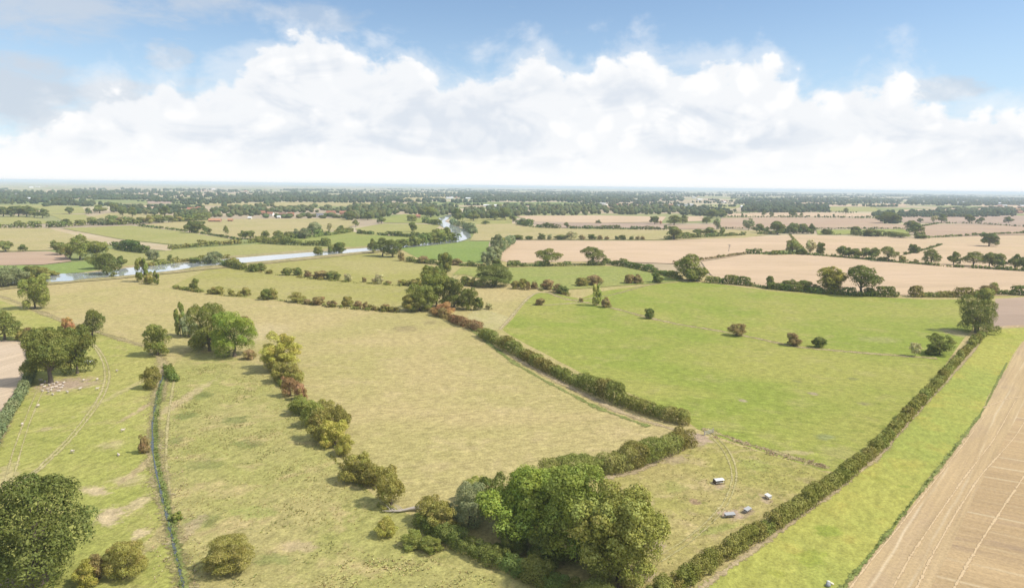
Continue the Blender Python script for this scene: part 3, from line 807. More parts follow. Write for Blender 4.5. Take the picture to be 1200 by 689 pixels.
hedge('hedge', [(480, 307), (520, 311), (575, 313), (640, 312), (708, 311)], 4, 5, 'oak', 'uneven dark hedge along the bottom of the vivid green field', rough=0.4, gap=0.1, seed=4)
hedge('hedgerow', [(829, 331), (870, 334), (905, 339), (960, 344), (1010, 347), (1052, 348)], 5.0, 6, 'oak', 'dark hedgerow on the near edge of the wide tan stubble field', rough=0.35, gap=0.08, seed=5)
hedge('hedgerow', [(1070, 348), (1110, 348), (1150, 348), (1165, 344)], 6, 7, 'olive', 'bushy olive hedgerow at the top of the lush field near the ploughed corner', rough=0.25, seed=6)
hedge('hedgerow', [(1168, 345), (1200, 346), (1300, 350)], 6, 7, 'oak', 'dark hedgerow above the ploughed corner at the right edge', rough=0.25, seed=7)
MID = [
    ([(790, 309), (822, 305), (850, 301), (877, 297)], 2.2, 3, 'brown', 'thin dark hedge line slanting between two tan stubble fields'),
    ([(875, 297), (905, 299), (935, 298), (950, 299)], 4.5, 5, 'oak', 'low green hedge leading right to the broad tree between stubble fields'),
    ([(945, 299), (985, 302), (1045, 307), (1110, 313), (1200, 318), (1290, 325)], 3.2, 4, 'oak', 'long low hedge under the row of round trees on the stubble at right'),
    ([(775, 281), (810, 279), (850, 277), (900, 274), (925, 273), (955, 274)], 6, 8, 'oak', 'dark bushy hedge between stubble fields right of the tree at the corner'),
    ([(955, 274), (1000, 276), (1040, 277), (1085, 279)], 7, 9, 'oak', 'dark hedge below the narrow bright green field'),
    ([(1085, 279), (1120, 277), (1160, 275), (1215, 273), (1300, 271)], 3, 4, 'oak', 'thin straight hedge between pinkish and tan fields at the far right'),
    ([(1068, 268), (1100, 262), (1140, 262), (1200, 266), (1290, 270)], 3, 4, 'dark', 'thin dark hedge under the lone round trees at the far right'),
    ([(845, 268), (900, 268.5), (955, 268.5), (1065, 268)], 2.5, 4, 'dark', 'thin dark hedge along the bottom of the brown tan field'),
    ([(848, 254.5), (900, 254.8), (960, 255), (1030, 255.5)], 4, 6, 'dark', 'thin dark hedge line with small trees above the brown tan field'),
    ([(848, 250), (900, 249), (960, 249), (1010, 250)], 4, 6, 'dark', 'narrow dark hedge just below the dark plantation'),
    ([(622, 266.5), (660, 268), (720, 269), (782, 269.5)], 6, 8, 'dark', 'dark even hedge between the two large pale fields near the centre'),
    ([(607, 263), (625, 266)], 9, 12, 'oak', 'bushy scrub at the left corner of the pale mauve field'),
    ([(925, 275), (932, 283), (942, 293)], 2, 3, 'olive', 'short thin hedge running down to the broad tree'),
    ([(1060, 299), (1085, 293), (1104, 287)], 2.5, 3, 'dark', 'short oblique hedge stub in the middle of a stubble field'),
    ([(-40, 268), (10, 267), (64, 266.5), (105, 264), (162, 263)], 7, 8, 'oak', 'dark hedge across the far left above the pale yellow field', ),
    ([(105, 262), (150, 262), (200, 260), (245, 258)], 12, 18, 'oak', 'bushy tree belt along the top of the long straw coloured meadow at left'),
    ([(162, 265), (225, 272), (283, 282)], 3, 4, 'dark', 'thin dark hedge slanting down between two long meadows at left'),
    ([(135, 291), (150, 294), (172, 297)], 8, 9, 'dark', 'short dark clump hedge right of the big riverside trees at left'),
    ([(200, 292), (230, 289), (265, 287), (300, 284), (335, 287)], 5, 7, 'olive', 'brownish hedge rising gently towards the right above the river'),
    ([(333, 287), (360, 288), (386, 288)], 7, 9, 'oak', 'low dark bushes ending the hedge above the river'),
    ([(300, 283), (330, 281), (370, 278), (412, 272)], 8, 9, 'oak', 'bushy hedge with trees between the straw meadow and the green meadow'),
    ([(0, 326), (-60, 330)], 9, 14, 'grey', 'scrub on the river bank at the left edge'),
    ([(170, 313), (225, 306), (270, 303)], 3.5, 6, 'olive', 'low olive scrub along the far bank of the river at left'),
    ([(262, 311), (285, 316), (300, 319)], 4.5, 7, 'oak', 'dark bushes on the near river bank right of the water'),
    ([(420, 274), (450, 276), (480, 278), (502, 278)], 5, 7, 'dark', 'dark bushes in a line across the green meadow beside the upper river'),
    ([(470, 290), (500, 286), (535, 283)], 10, 14, 'oak', 'dense tree belt hiding the river above the vivid green field'),
    ([(527, 262), (545, 267), (556, 274)], 9, 14, 'grey', 'grey green willow scrub on the right bank of the upper river'),
    ([(480, 259), (500, 261), (515, 264)], 8, 12, 'oak', 'dark scrub on the left bank of the upper river'),
    ([(205, 338), (225, 341), (238, 343)], 2, 4, 'olive', 'low straggling scrub left of the sparse hedgerow below the river'),
    ([(430, 361), (445, 364), (466, 366)], 2.5, 4, 'olive', 'low scrub joining the sparse hedgerow to the group of trees'),
    ([(578, 306), (586, 294), (600, 284)], 9, 12, 'grey', 'grey green hedgerow between the vivid green and the tan field'),
]
for i, (p_, h_, w_, tn, lb) in enumerate(MID):
    hedge('hedgerow' if h_ >= 5 else 'hedge', p_, h_, w_, tn, lb, rough=0.35 if h_ > 3 else 0.2, gap=0.12 if h_ >= 5 else 0.04, leaf=0.0021, seed=20 + i, hue_spread=1.2)

# ------------------------------------------------------------------ single trees and bushes
T = tree
T(47, 694, 108, 134, 'bush', 'dark', 'large dark green oak in the bottom left corner of the pasture', shift=0.15)
T(60, 452, 48, 66, 'round', 'oak', 'broad oak with resting sheep under it in the left pasture')
T(91, 440, 36, 57, 'oval', 'oak', 'oak just right of the broad oak that shades the sheep')
T(81, 400, 15, 27, 'oval', 'rust', 'small rust coloured tree behind the two oaks of the left pasture')
T(63, 402, 12, 12, 'round', 'rust', 'low rust tinted tree behind the broad oak with sheep')
T(108, 396, 26, 33, 'round', 'oak', 'round green tree at the top of the track in the left pasture')
T(6, 400, 34, 36, 'round', 'oak', 'dark green tree at the left edge above the pale stubble')
bush(24, 400, 10, 14, 'olive', 'small olive bush just right of the tree at the left edge')
bush(36, 400, 12, 16, 'brown', 'small brownish bush at the corner of the pale stubble at left')
T(185, 418, 27, 38, 'oval', 'green', 'tree standing alone at the head of the stream')
bush(178, 457, 19, 26, 'olive', 'round olive bush beside the stream below the lone tree')
bush(170, 532, 12, 22, 'brown', 'small brown bush on the stream bank')
T(212, 394, 16, 38, 'tall', 'green', 'slim upright tree at the left end of the big tree group')
bush(222, 396, 18, 26, 'grey', 'grey green bush between the slim tree and the big tree group')
T(246, 414, 42, 56, 'oval', 'green', 'big green tree, left one of the pair in the middle left pasture')
T(275, 421, 45, 54, 'oval', 'bright', 'big bright green tree, right one of the pair in the middle left pasture')
bush(236, 408, 16, 18, 'brown', 'low brownish bush under the left one of the pair of big trees')
bush(293, 422, 14, 12, 'brown', 'low reddish bush at the right foot of the pair of big trees')
bush(286, 383, 10, 12, 'brown', 'small brown bush behind the pair of big trees')
T(41, 363, 28, 37, 'oval', 'green', 'loose crowned green tree alone near the ditch at left')
T(330, 436, 42, 44, 'sparse', 'yellow', 'loose yellowish tree at the top of the bush line')
row('the ragged bush line between dry pastures', 'bushes between the two dry pastures', [
    (322, 438, 22, 20, 'olive'), (330, 450, 20, 24, 'olive'), (340, 466, 19, 24, 'red'), (346, 452, 22, 26, 'olive'), (353, 470, 14, 20, 'red'), (352, 488, 26, 22, 'green')])
row('the large clump of the bush line', 'clumped bushes of the bush line', [
    (366, 502, 26, 30, 'green'), (376, 520, 32, 38, 'olive'), (384, 494, 24, 24, 'olive'), (392, 526, 30, 32, 'yellow'), (401, 510, 24, 32, 'olive'), (403, 536, 22, 26, 'yellow')])
bush(417, 568, 35, 36, 'olive', 'round olive bush below the large clump of the bush line')
bush(436, 574, 28, 29, 'olive', 'round bush touching the olive one on its right below the large clump')
bush(458, 597, 32, 44, 'olive', 'tall olive bush with the fallen dead tree at its foot')
bush(453, 632, 24, 23, 'yellow', 'small round yellowish bush alone below the fallen dead tree')
bush(484, 646, 26, 20, 'green', 'low green bramble left of the dense hedgerow end')
bush(505, 650, 24, 18, 'green', 'low green bramble right of its twin by the hedgerow end')
bush(270, 678, 52, 44, 'olive', 'wide olive brown bush alone at the bottom of the rough pasture')
bush(149, 684, 44, 46, 'olive', 'olive bush at the bottom between the large oak and the stream')
bush(116, 682, 22, 32, 'brown', 'small brown bush touching the large oak on its right')
bush(103, 690, 24, 30, 'yellow', 'yellowish bush at the lower right foot of the large oak')
bush(207, 612, 12, 12, 'green', 'small green bush on the right bank of the stream')
# big cluster
T(612, 642, 86, 88, 'round', 'bright', 'big bright green tree at the left of the large tree cluster')
T(678, 668, 92, 112, 'bush', 'fresh', 'tallest mid green tree in the middle of the large tree cluster')
T(726, 700, 102, 122, 'sparse', 'ash', 'big yellowish ash with loose foliage at the right of the tree cluster', shift=0.2)
T(724, 694, 80, 98, 'oval', 'ash', 'yellow green ash standing inside the loose crowned one of the cluster', shift=0.3)
T(645, 640, 84, 88, 'round', 'fresh', 'green tree behind and between the two biggest of the cluster')
bush(551, 624, 46, 54, 'grey', 'grey green willow bush at the left of the large tree cluster')
bush(578, 604, 34, 44, 'dark', 'dark bush behind the left big tree of the cluster')
bush(556, 592, 26, 30, 'lime', 'lime green bush behind the grey green willow bush')
bush(640, 668, 40, 42, 'dark', 'dark undergrowth bush below the middle tree of the cluster')
bush(600, 655, 40, 40, 'dark', 'dark undergrowth bush below the bright green tree of the cluster')
bush(520, 628, 36, 34, 'olive', 'broad olive bush at the left end of the dense hedgerow')
bush(503, 616, 30, 30, 'olive', 'leftmost bush at the tip of the dense hedgerow')
# right side
T(1144, 391, 41, 44, 'bush', 'oak', 'large round dark tree at the ploughed corner', shift=0.2)
bush(1153, 356, 18, 18, 'green', 'bright green bush above the large round tree at the ploughed corner')
T(1101, 417, 30, 25, 'sparse', 'oak', 'low spreading dark tree at the end of the grassy ditch')
bush(1091, 417, 12, 12, 'dark', 'small dark bush left of the low spreading tree')
bush(1072, 418, 11, 16, 'pale', 'small bare looking shrub left of the low spreading tree', kind='sparse')
row('the grassy ditch of the lush field', 'bushes on the grassy ditch', [
    (681, 354, 5, 5, 'brown'), (761, 374, 11, 12, 'dark'), (863, 395, 19, 15, 'brown'), (930, 406, 16, 15, 'brown'), (959, 408, 15, 13, 'dark')])
T(699, 359, 16, 25, 'tall', 'lime', 'slender pale green tree at the bend of the grassy ditch')
bush(710, 361, 11, 12, 'brown', 'dark brownish bush at the foot of the slender pale tree')
bush(632, 358, 12, 8, 'brown', 'small brown bush alone on the grass left of the slender pale tree')
row('the short row above the path', 'bushes above the path', [
    (604, 339, 10, 10, 'olive'), (613, 339, 10, 12, 'olive'), (619, 340, 5, 10, 'brown'), (626, 339, 8, 9, 'brown'), (641, 340, 15, 12, 'brown'), (652, 343, 8, 10, 'brown'), (660, 345, 15, 10, 'dark')])
row('the loose meadow row left of the corner tree', 'bushes on the meadow below the hedgerow', [
    (682, 336, 14, 10, 'olive'), (697, 335, 18, 12, 'brown'), (737, 333, 11, 11, 'brown'), (747, 333, 12, 11, 'brown'), (770, 332, 12, 12, 'dark')])
T(809, 330, 34, 31, 'round', 'green', 'broad green tree where the hedgerows meet beside the lush field')
bush(812, 330, 22, 15, 'dark', 'dark bush at the foot of the broad green corner tree')
T(695, 311, 27, 20, 'round', 'oak', 'round dark tree on the hedge above the green meadow')
T(643, 312, 30, 19, 'round', 'green', 'wide tree with sloping crown left of the round dark tree')
T(578, 337, 42, 27, 'bush', 'dark', 'very dark wide oak near the middle beside the grassy path')
row('the scrub beside the very dark wide oak', 'scrub beside the dark oak', [(545, 335, 10, 11, 'oak'), (553, 336, 12, 10, 'olive')])
row('the tree group at the centre', 'trees of the group in the middle', [
    (482, 366, 22, 20, 'olive'), (492, 366, 30, 32, 'green'), (508, 342, 28, 30, 'green'), (512, 362, 34, 40, 'green'), (522, 322, 16, 25, 'green'), (532, 362, 28, 36, 'oak'), (549, 364, 20, 26, 'oak'), (560, 364, 12, 15, 'oak')], 'tree', 'oval')
bush(520, 372, 24, 17, 'rust', 'rust coloured bush in front of the grey green tree group')
bush(573, 363, 8, 8, 'pale', 'small pale bush at the right end of the grey green tree group')
row('the sparse upper hedgerow below the river', 'bushes of the upper sparse hedgerow', [
    (274, 312, 12, 9, 'olive'), (303, 318, 16, 9, 'oak'), (316, 321, 8, 5, 'olive'), (336, 323, 12, 9, 'oak'), (349, 323, 11, 9, 'oak'), (361, 325, 9, 8, 'brown'), (375, 327, 17, 8, 'brown'), (391, 328, 17, 10, 'oak'), (408, 330, 9, 9, 'pale'), (427, 331, 5, 6, 'brown'),
    (443, 333, 12, 11, 'pale'), (455, 333, 7, 4, 'brown'), (472, 335, 12, 7, 'olive'), (486, 336, 17, 10, 'olive')])
row('the sparse lower hedgerow below the river', 'bushes of the lower sparse hedgerow', [
    (228, 341, 10, 14, 'green'), (247, 345, 8, 6, 'olive'), (256, 345, 14, 9, 'olive'), (271, 347, 8, 8, 'olive'), (281, 347, 5, 6, 'olive'), (289, 347, 10, 10, 'olive'), (313, 352, 14, 13, 'oak'), (321, 351, 10, 13, 'olive'), (349, 355, 20, 12, 'olive'), (361, 357, 9, 6, 'brown'),
    (373, 358, 15, 10, 'brown'), (388, 360, 12, 8, 'brown'), (407, 360, 12, 12, 'olive'), (419, 362, 10, 9, 'brown'), (428, 363, 8, 9, 'brown'), (439, 364, 6, 5, 'brown'), (453, 365, 12, 8, 'brown'), (461, 366, 6, 4, 'brown')])
row('the near river bank at left', 'trees on the near river bank', [(167, 331, 17, 28, 'green', 'tall'), (174, 333, 10, 14, 'olive', 'bush'), (183, 334, 9, 16, 'green', 'tall')], 'tree')
row('the far river bank at left', 'bushes on the far river bank', [(179, 305, 13, 12, 'grey'), (199, 306, 5, 7, 'dark'), (207, 306, 5, 5, 'dark'), (229, 309, 13, 7, 'oak'), (243, 310, 12, 10, 'grey'), (252, 310, 16, 14, 'grey')])
row('the big riverside clump at left', 'trees of the riverside clump', [(63, 291, 7, 9, 'oak'), (71, 299, 16, 14, 'oak'), (82, 303, 16, 16, 'olive'), (94, 305, 26, 28, 'green'), (113, 304, 28, 20, 'green'), (115, 316, 24, 18, 'oak'), (126, 323, 26, 24, 'dark'), (131, 311, 12, 10, 'dark'), (143, 313, 11, 12, 'dark'), (133, 325, 8, 6, 'oak')], 'tree', 'round')
row('the willows at the left edge', 'willows at the left edge', [(3, 338, 28, 25, 'grey'), (19, 336, 24, 22, 'grey'), (33, 333, 16, 12, 'olive'), (38, 325, 18, 12, 'oak'), (50, 324, 20, 10, 'olive'), (52, 329, 12, 8, 'lime'), (30, 330, 10, 8, 'olive'), (62, 324, 12, 6, 'olive')])
row('the far left pasture', 'trees of the far left pasture', [(7, 295, 16, 12, 'oak'), (27, 295, 9, 8, 'dark')], 'tree', 'round')
row('the long straw coloured meadow', 'trees in the long straw meadow', [(222, 273, 13, 13, 'dark'), (232, 273, 16, 13, 'dark'), (243, 274, 9, 7, 'dark'), (265, 276, 6, 11, 'oak'), (284, 280, 9, 9, 'oak'), (293, 280, 11, 9, 'oak')], 'tree', 'round')
row('the tree line above the riverside meadow', 'trees above the riverside meadow', [(311, 282, 9, 11, 'oak'), (326, 283, 13, 12, 'oak'), (347, 279, 10, 10, 'grey'), (357, 280, 12, 12, 'grey'), (369, 276, 15, 15, 'grey'), (386, 273, 6, 11, 'pale', 'sparse'), (400, 273, 12, 8, 'oak')], 'tree', 'round')
row('the middle of the river', 'bushes in the river', [(373, 299, 10, 9, 'oak'), (389, 297, 9, 10, 'oak'), (398, 297, 14, 12, 'dark')])
row('the belt between river and vivid field', 'trees between river and vivid field', [(437, 297, 12, 16, 'oak'), (448, 301, 22, 21, 'dark'), (460, 302, 20, 20, 'dark'), (473, 291, 14, 10, 'oak'), (485, 289, 12, 12, 'oak'), (504, 286, 14, 13, 'oak'), (515, 285, 18, 16, 'green'), (524, 283, 12, 16, 'oak')], 'tree', 'round')
row('the tree column right of the vivid green field', 'trees right of the vivid field', [(571, 313, 14, 17, 'grey'), (578, 308, 16, 18, 'grey'), (582, 298, 14, 22, 'grey'), (588, 291, 12, 12, 'oak')], 'tree', 'oval')
row('the hedge under the vivid green field', 'bushes under the vivid field', [(470, 306, 8, 11, 'brown'), (478, 307, 6, 6, 'pale'), (497, 309, 14, 8, 'brown'), (535, 311, 14, 7, 'brown'), (552, 312, 10, 6, 'oak'), (582, 312, 10, 8, 'oak')])
row('the dotted row above the tan stubble', 'bushes dotted on the pale field', [
    (606, 281, 14, 5, 'dark'), (620, 281, 9, 4, 'dark'), (635, 281, 9, 7, 'dark'), (644, 281, 5, 6, 'grey'), (657, 281, 15, 5, 'dark'), (669, 281, 12, 9, 'pale', 'sparse'), (682, 281, 8, 5, 'brown'), (694, 281, 9, 6, 'dark'), (703, 281, 6, 5, 'brown'), (711, 281, 5, 4, 'brown'), (723, 281, 5, 4, 'dark'),
    (730, 281, 9, 5, 'dark'), (740, 281, 5, 4, 'dark'), (747, 281, 5, 4, 'brown'), (753, 281, 5, 4, 'brown')])
row('the hedge line behind the wide tan stubble', 'trees behind the wide tan stubble', [(790, 281, 16, 15, 'oak'), (818, 276, 12, 7, 'oak'), (831, 276, 14, 9, 'oak'), (840, 269, 8, 12, 'grey'), (846, 276, 7, 9, 'oak'), (877, 270, 12, 13, 'grey', 'sparse'), (890, 273, 12, 10, 'dark'), (898, 273, 6, 7, 'dark'),
    (911, 275, 17, 15, 'dark'), (930, 274, 14, 12, 'dark'), (941, 274, 14, 11, 'dark'), (951, 274, 9, 11, 'dark')], 'tree', 'round')
row('the hedge below the narrow bright green field', 'trees below the narrow green field', [(969, 275, 12, 6, 'dark'), (1003, 275, 11, 9, 'dark'), (1020, 277, 18, 8, 'oak'), (1055, 279, 20, 6, 'oak'), (1079, 280, 12, 5, 'oak')], 'tree', 'bush')
T(1067, 269, 13, 10, 'round', 'dark', 'dark round tree at the right tip of the narrow green field, upper of two')
T(1072, 275, 16, 13, 'round', 'dark', 'dark round tree at the right tip of the narrow green field, lower of two')
T(1037, 262, 20, 13, 'round', 'dark', 'wide dark tree clump where the brown field meets the mauve field')
T(1047, 262, 16, 12, 'round', 'dark', 'right half of the wide dark tree clump by the mauve field')
row('the lone trees along the mauve field', 'lone trees on the mauve field', [(1078, 261, 6, 5, 'dark'), (1094, 261, 7, 8, 'pale', 'sparse'), (1103, 261, 11, 9, 'dark'), (1136, 261, 11, 9, 'dark'), (1145, 261, 4, 4, 'dark'), (1150, 261, 7, 6, 'dark'), (1182, 261.5, 10, 7, 'dark')], 'tree', 'round')
T(1159, 289, 18, 15, 'round', 'dark', 'mushroom shaped lone tree in the middle of the tan field at right', shift=0.1)
T(1071, 297, 11, 10, 'oval', 'dark', 'small dark tree beside the oblique hedge stub')
row('the long hedge across the right stubble', 'round trees along the stubble hedge', [(987, 301, 13, 12, 'oak'), (994, 302, 12, 11, 'oak'), (1003, 303, 14, 11, 'oak'), (1015, 303, 12, 12, 'oak'), (1024, 304, 12, 13, 'oak'), (1041, 307, 19, 17, 'oak'), (1057, 307, 8, 7, 'olive'), (1073, 309, 6, 5, 'olive'), (1091, 310, 20, 17, 'oak'), (1117, 311, 13, 15, 'oak'),
    (1140, 313, 24, 17, 'oak'), (1159, 314, 16, 17, 'oak'), (1171, 315, 13, 17, 'oak'), (1189, 316, 14, 17, 'oak'), (1199, 317, 9, 15, 'oak')], 'tree', 'round')
T(929, 298, 16, 16, 'round', 'oak', 'broad green tree at the left end of the long stubble hedge')
bush(940, 299, 12, 7, 'oak', 'dark bush right of the broad green tree on the stubble hedge')
T(950, 297, 11, 15, 'sparse', 'pale', 'thin pale tree between the broad green tree and a small green one')
T(961, 299, 9, 14, 'oval', 'oak', 'small narrow green tree right of the thin pale one')
T(976, 344, 30, 31, 'sparse', 'yellow', 'loose yellowish tree left of the big dark oak on the hedgerow', shift=0.15)
T(976, 344, 22, 27, 'oval', 'olive', 'olive tree inside the loose yellowish one on the hedgerow', shift=0.3)
T(1009, 347, 38, 36, 'round', 'dark', 'big dark oak on the near edge of the wide tan stubble', shift=0.15)
row('the near hedgerow of the tan stubble', 'bushes on the stubble hedgerow', [(903, 338, 10, 14, 'dark'), (922, 340, 20, 12, 'oak'), (942, 342, 17, 13, 'oak'), (956, 343, 16, 9, 'dark'), (1020, 347, 14, 9, 'dark'), (1155, 346, 19, 12, 'brown')])
T(854, 295, 8, 12, 'sparse', 'pale', 'bare dead looking tree alone in the tan stubble') if False else None
T(668, 262.5, 0.1, 0.1, 'round', 'dark', '') if False else None
# the far middle distance, left to right
row('the dark copse at the far left', 'trees of the far left copse', [(4, 254, 14, 11, 'dark'), (13, 254, 14, 10, 'dark'), (22, 254, 14, 12, 'dark'), (31, 254, 14, 12, 'dark'), (40, 255, 12, 11, 'dark'), (50, 255.5, 13, 10, 'dark')], 'tree', 'round')
row('the meadow around the far left copse', 'scattered trees of the far left meadow', [(5, 239, 7, 5, 'dark'), (15, 241, 4, 6, 'dark'), (22, 265, 8, 6, 'oak'), (66, 239, 10, 7, 'dark'), (77, 264, 10, 7, 'dark'), (82, 251, 9, 8, 'dark'), (104, 251, 8, 7, 'dark'), (117, 250, 15, 9, 'oak'), (134, 249, 10, 11, 'dark'), (144, 253, 10, 10, 'dark'), (155, 254, 10, 11, 'dark'), (171, 252, 8, 7, 'grey'), (193, 254, 12, 12, 'dark')], 'tree', 'round')
row('the belt above the straw meadow', 'trees of the belt above the straw meadow', [(109, 264, 12, 9, 'oak'), (120, 264, 11, 8, 'grey'), (132, 264, 12, 8, 'oak'), (142, 263, 10, 8, 'brown'), (153, 263, 10, 8, 'oak'), (165, 262, 12, 7, 'oak'), (175, 262, 12, 9, 'olive'), (187, 261, 13, 7, 'oak'), (198, 261, 12, 8, 'oak'), (210, 260, 12, 6, 'olive'), (222, 260, 10, 6, 'oak')], 'tree', 'round')
row('the trees at the bend of the upper river', 'trees at the river bend', [(410, 258, 12, 10, 'dark'), (417, 266, 8, 8, 'oak'), (431, 258, 12, 9, 'dark'), (447, 262, 10, 8, 'dark'), (484, 272, 9, 11, 'dark'), (505, 255, 18, 12, 'oak'), (536, 260, 14, 15, 'dark'), (555, 259, 14, 11, 'oak'), (580, 258, 14, 12, 'dark'), (592, 258, 14, 14, 'dark'), (569, 263, 9, 4, 'dark')], 'tree', 'round')
row('the pale fields left of the plantation', 'small trees near the plantation', [(601, 260, 8, 8, 'dark'), (614, 264, 10, 8, 'grey'), (641, 266, 6, 5, 'dark'), (664, 267, 6, 6, 'dark'), (701, 262, 6, 4, 'dark'), (767, 263, 10, 9, 'dark'), (774, 263, 3, 4, 'rust'), (790, 264, 16, 11, 'oak'), (800, 262, 12, 9, 'oak'), (828, 262, 10, 7, 'oak'), (834, 256, 16, 10, 'dark'),
    (845, 255, 12, 9, 'dark'), (861, 249, 4, 4, 'dark'), (870, 254, 3, 4, 'dark'), (895, 254, 5, 7, 'dark'), (904, 254, 6, 5, 'oak'), (929, 254.5, 9, 8, 'dark'), (939, 254.5, 4, 5, 'oak'), (959, 255, 3, 4, 'dark'), (977, 255, 3, 4, 'dark')][:20], 'tree', 'round')
T(991, 251, 6, 7, 'round', 'dark', 'tiny dark tree at the right end of the pale strips below the plantation')
for i_, (p_, lb_) in enumerate((([(262, 311), (303, 319), (336, 324), (375, 328), (420, 332), (450, 334), (490, 337)], 'low brambly scrub linking the upper sparse hedgerow'),
                              ([(205, 338), (250, 346), (290, 348), (325, 352), (350, 356), (400, 361), (440, 365), (470, 367)], 'low brambly scrub linking the lower sparse hedgerow'),
                              ([(598, 340), (625, 340), (645, 342), (668, 347)], 'low scrub linking the bushes above the path'),
                              ([(322, 440), (340, 462), (352, 480), (372, 504), (392, 532), (412, 556), (436, 576), (455, 600)], 'low scrub linking the ragged bush line'))):
    hedge('scrub', p_, 1.3 if i_ < 3 else 1.6, 2.4 if i_ < 3 else 3.5, 'olive', lb_, 'scrub', rough=0.7, gap=0.42, seed=60 + i_, hue_spread=1.6)
# dead tree
e = link('dead_tree', None, loc=G(854, 295)); tag(e, 'bare dead tree standing alone in the wide tan stubble', 'tree')
rs = np.random.default_rng(5); tb = [tube([(0, 0, 0), (0.1, 0, 3), (0, 0.1, 6), (0.2, 0, 9.5)], [.45, .35, .25, .06], 6)]
for k in range(12):
    z = rs.uniform(3, 8); an = rs.uniform(0, 6.28); l = rs.uniform(1.5, 3.6)
    tb.append(tube([(0, 0, z), (math.cos(an) * l * .5, math.sin(an) * l * .5, z + l * .5), (math.cos(an) * l, math.sin(an) * l, z + l * .8)], [.2, .12, .03], 5))
v_, i_ = merge_tubes(tb)
link('trunk', np_mesh('trunk', v_, 4, i_, mats=(DEADWOOD,)), e)

# ------------------------------------------------------------------ far masses: village trees and woods
def ico():
    import bmesh
    bm = bmesh.new(); bmesh.ops.create_icosphere(bm, subdivisions=2, radius=1)
    V = np.array([v.co[:] for v in bm.verts]); Fc = np.array([[v.index for v in fa.verts] for fa in bm.faces]); bm.free()
    return V, Fc


IV, IF = ico()


def mass(name, zones, label, cat, tint, seed, hscale=1.0, skip=0.0):
    """a wood that reads as one mass: lumpy crowns at distance-scaled spacing"""
    rng = np.random.default_rng(seed)
    VV = []; FF = []; TT = []; HH = []; off = 0
    for (poly, spx, hm) in zones:
        xs = [p[0] for p in poly]; ys = [p[1] for p in poly]
        y = min(ys)
        while y < max(ys):
            x = min(xs) + rng.uniform(0, 2)
            while x < max(xs):
                inside = False
                n = len(poly)
                for i in range(n):
                    a, b = poly[i], poly[(i + 1) % n]
                    if (a[1] > y) != (b[1] > y) and x < (b[0] - a[0]) * (y - a[1]) / (b[1] - a[1]) + a[0]: inside = not inside
                if inside and rng.random() >= skip:
                    p = G(x + rng.uniform(-.8, .8), y + rng.uniform(-.25, .25)); s = mpp(p)
                    hh = hm * rng.uniform(0.65, 1.25) * hscale; ww = max(hh * 0.5, s * spx * 0.55) * rng.uniform(0.8, 1.3)
                    nz_ = 1 + rng.normal(size=(len(IV), 1)) * 0.14
                    V = IV * nz_ * np.array([ww, ww, hh * 0.58]) + np.array([p.x, p.y, hh * 0.5])
                    VV.append(V); FF.append(IF + off); off += len(IV)
                    tv = rng.random(); TT.append(np.full(len(IF), tv) * 0.5 + rng.random(len(IF)) * .5); HH.append(np.full(len(IF), rng.random()))
                x += spx * rng.uniform(0.7, 1.3)
            y += max(0.35, spx * 0.22)
    me = np_mesh(name, np.concatenate(VV), 3, np.concatenate(FF).ravel(), np.concatenate(TT), np.concatenate(HH))
    o = link(name, me); o.color = (*TINT[tint], 1)
    tag(o, label, cat, kind='stuff')
    return o


def far_rows(name, n, x0, x1, y0, y1, seed, label, tint='wood', hm=9):
    """hedgerow trees strung along far field edges"""
    rng = np.random.default_rng(seed); VV = []; FF = []; TT = []; HH = []; off = 0
    for _ in range(n):
        y = rng.uniform(y0, y1) ** 1.0; x = rng.uniform(x0, x1)
        hor = 219 + (x - 600) * 0.0125
        if y < hor + 3.5: y = hor + rng.uniform(3.5, 9)
        p = G(x, y); an = 0.35 + (math.pi / 2 if rng.random() < .35 else 0) + rng.normal() * .15
        s = mpp(p); L = rng.uniform(12, 70) * s; k = int(L / (s * 2.2)) + 2
        for i in range(k):
            if rng.random() < .25: continue
            q = p + Vector((math.cos(an), math.sin(an), 0)) * (L * i / k + rng.normal() * s)
            if q.y < 700: continue
            hh = hm * rng.uniform(0.4, 1.5); ww = max(hh * .5, s * 1.1) * rng.uniform(.7, 1.4)
            V = IV * (1 + rng.normal(size=(len(IV), 1)) * .14) * np.array([ww, ww, hh * .56]) + np.array([q.x, q.y, hh * .48])
            VV.append(V); FF.append(IF + off); off += len(IV)
            TT.append(np.full(len(IF), rng.random()) * .6 + .2); HH.append(np.full(len(IF), rng.random()))
    me = np_mesh(name, np.concatenate(VV), 3, np.concatenate(FF).ravel(), np.concatenate(TT), np.concatenate(HH))
    o = link(name, me); o.color = (*TINT[tint], 1)
    return tag(o, label, 'trees', kind='stuff')


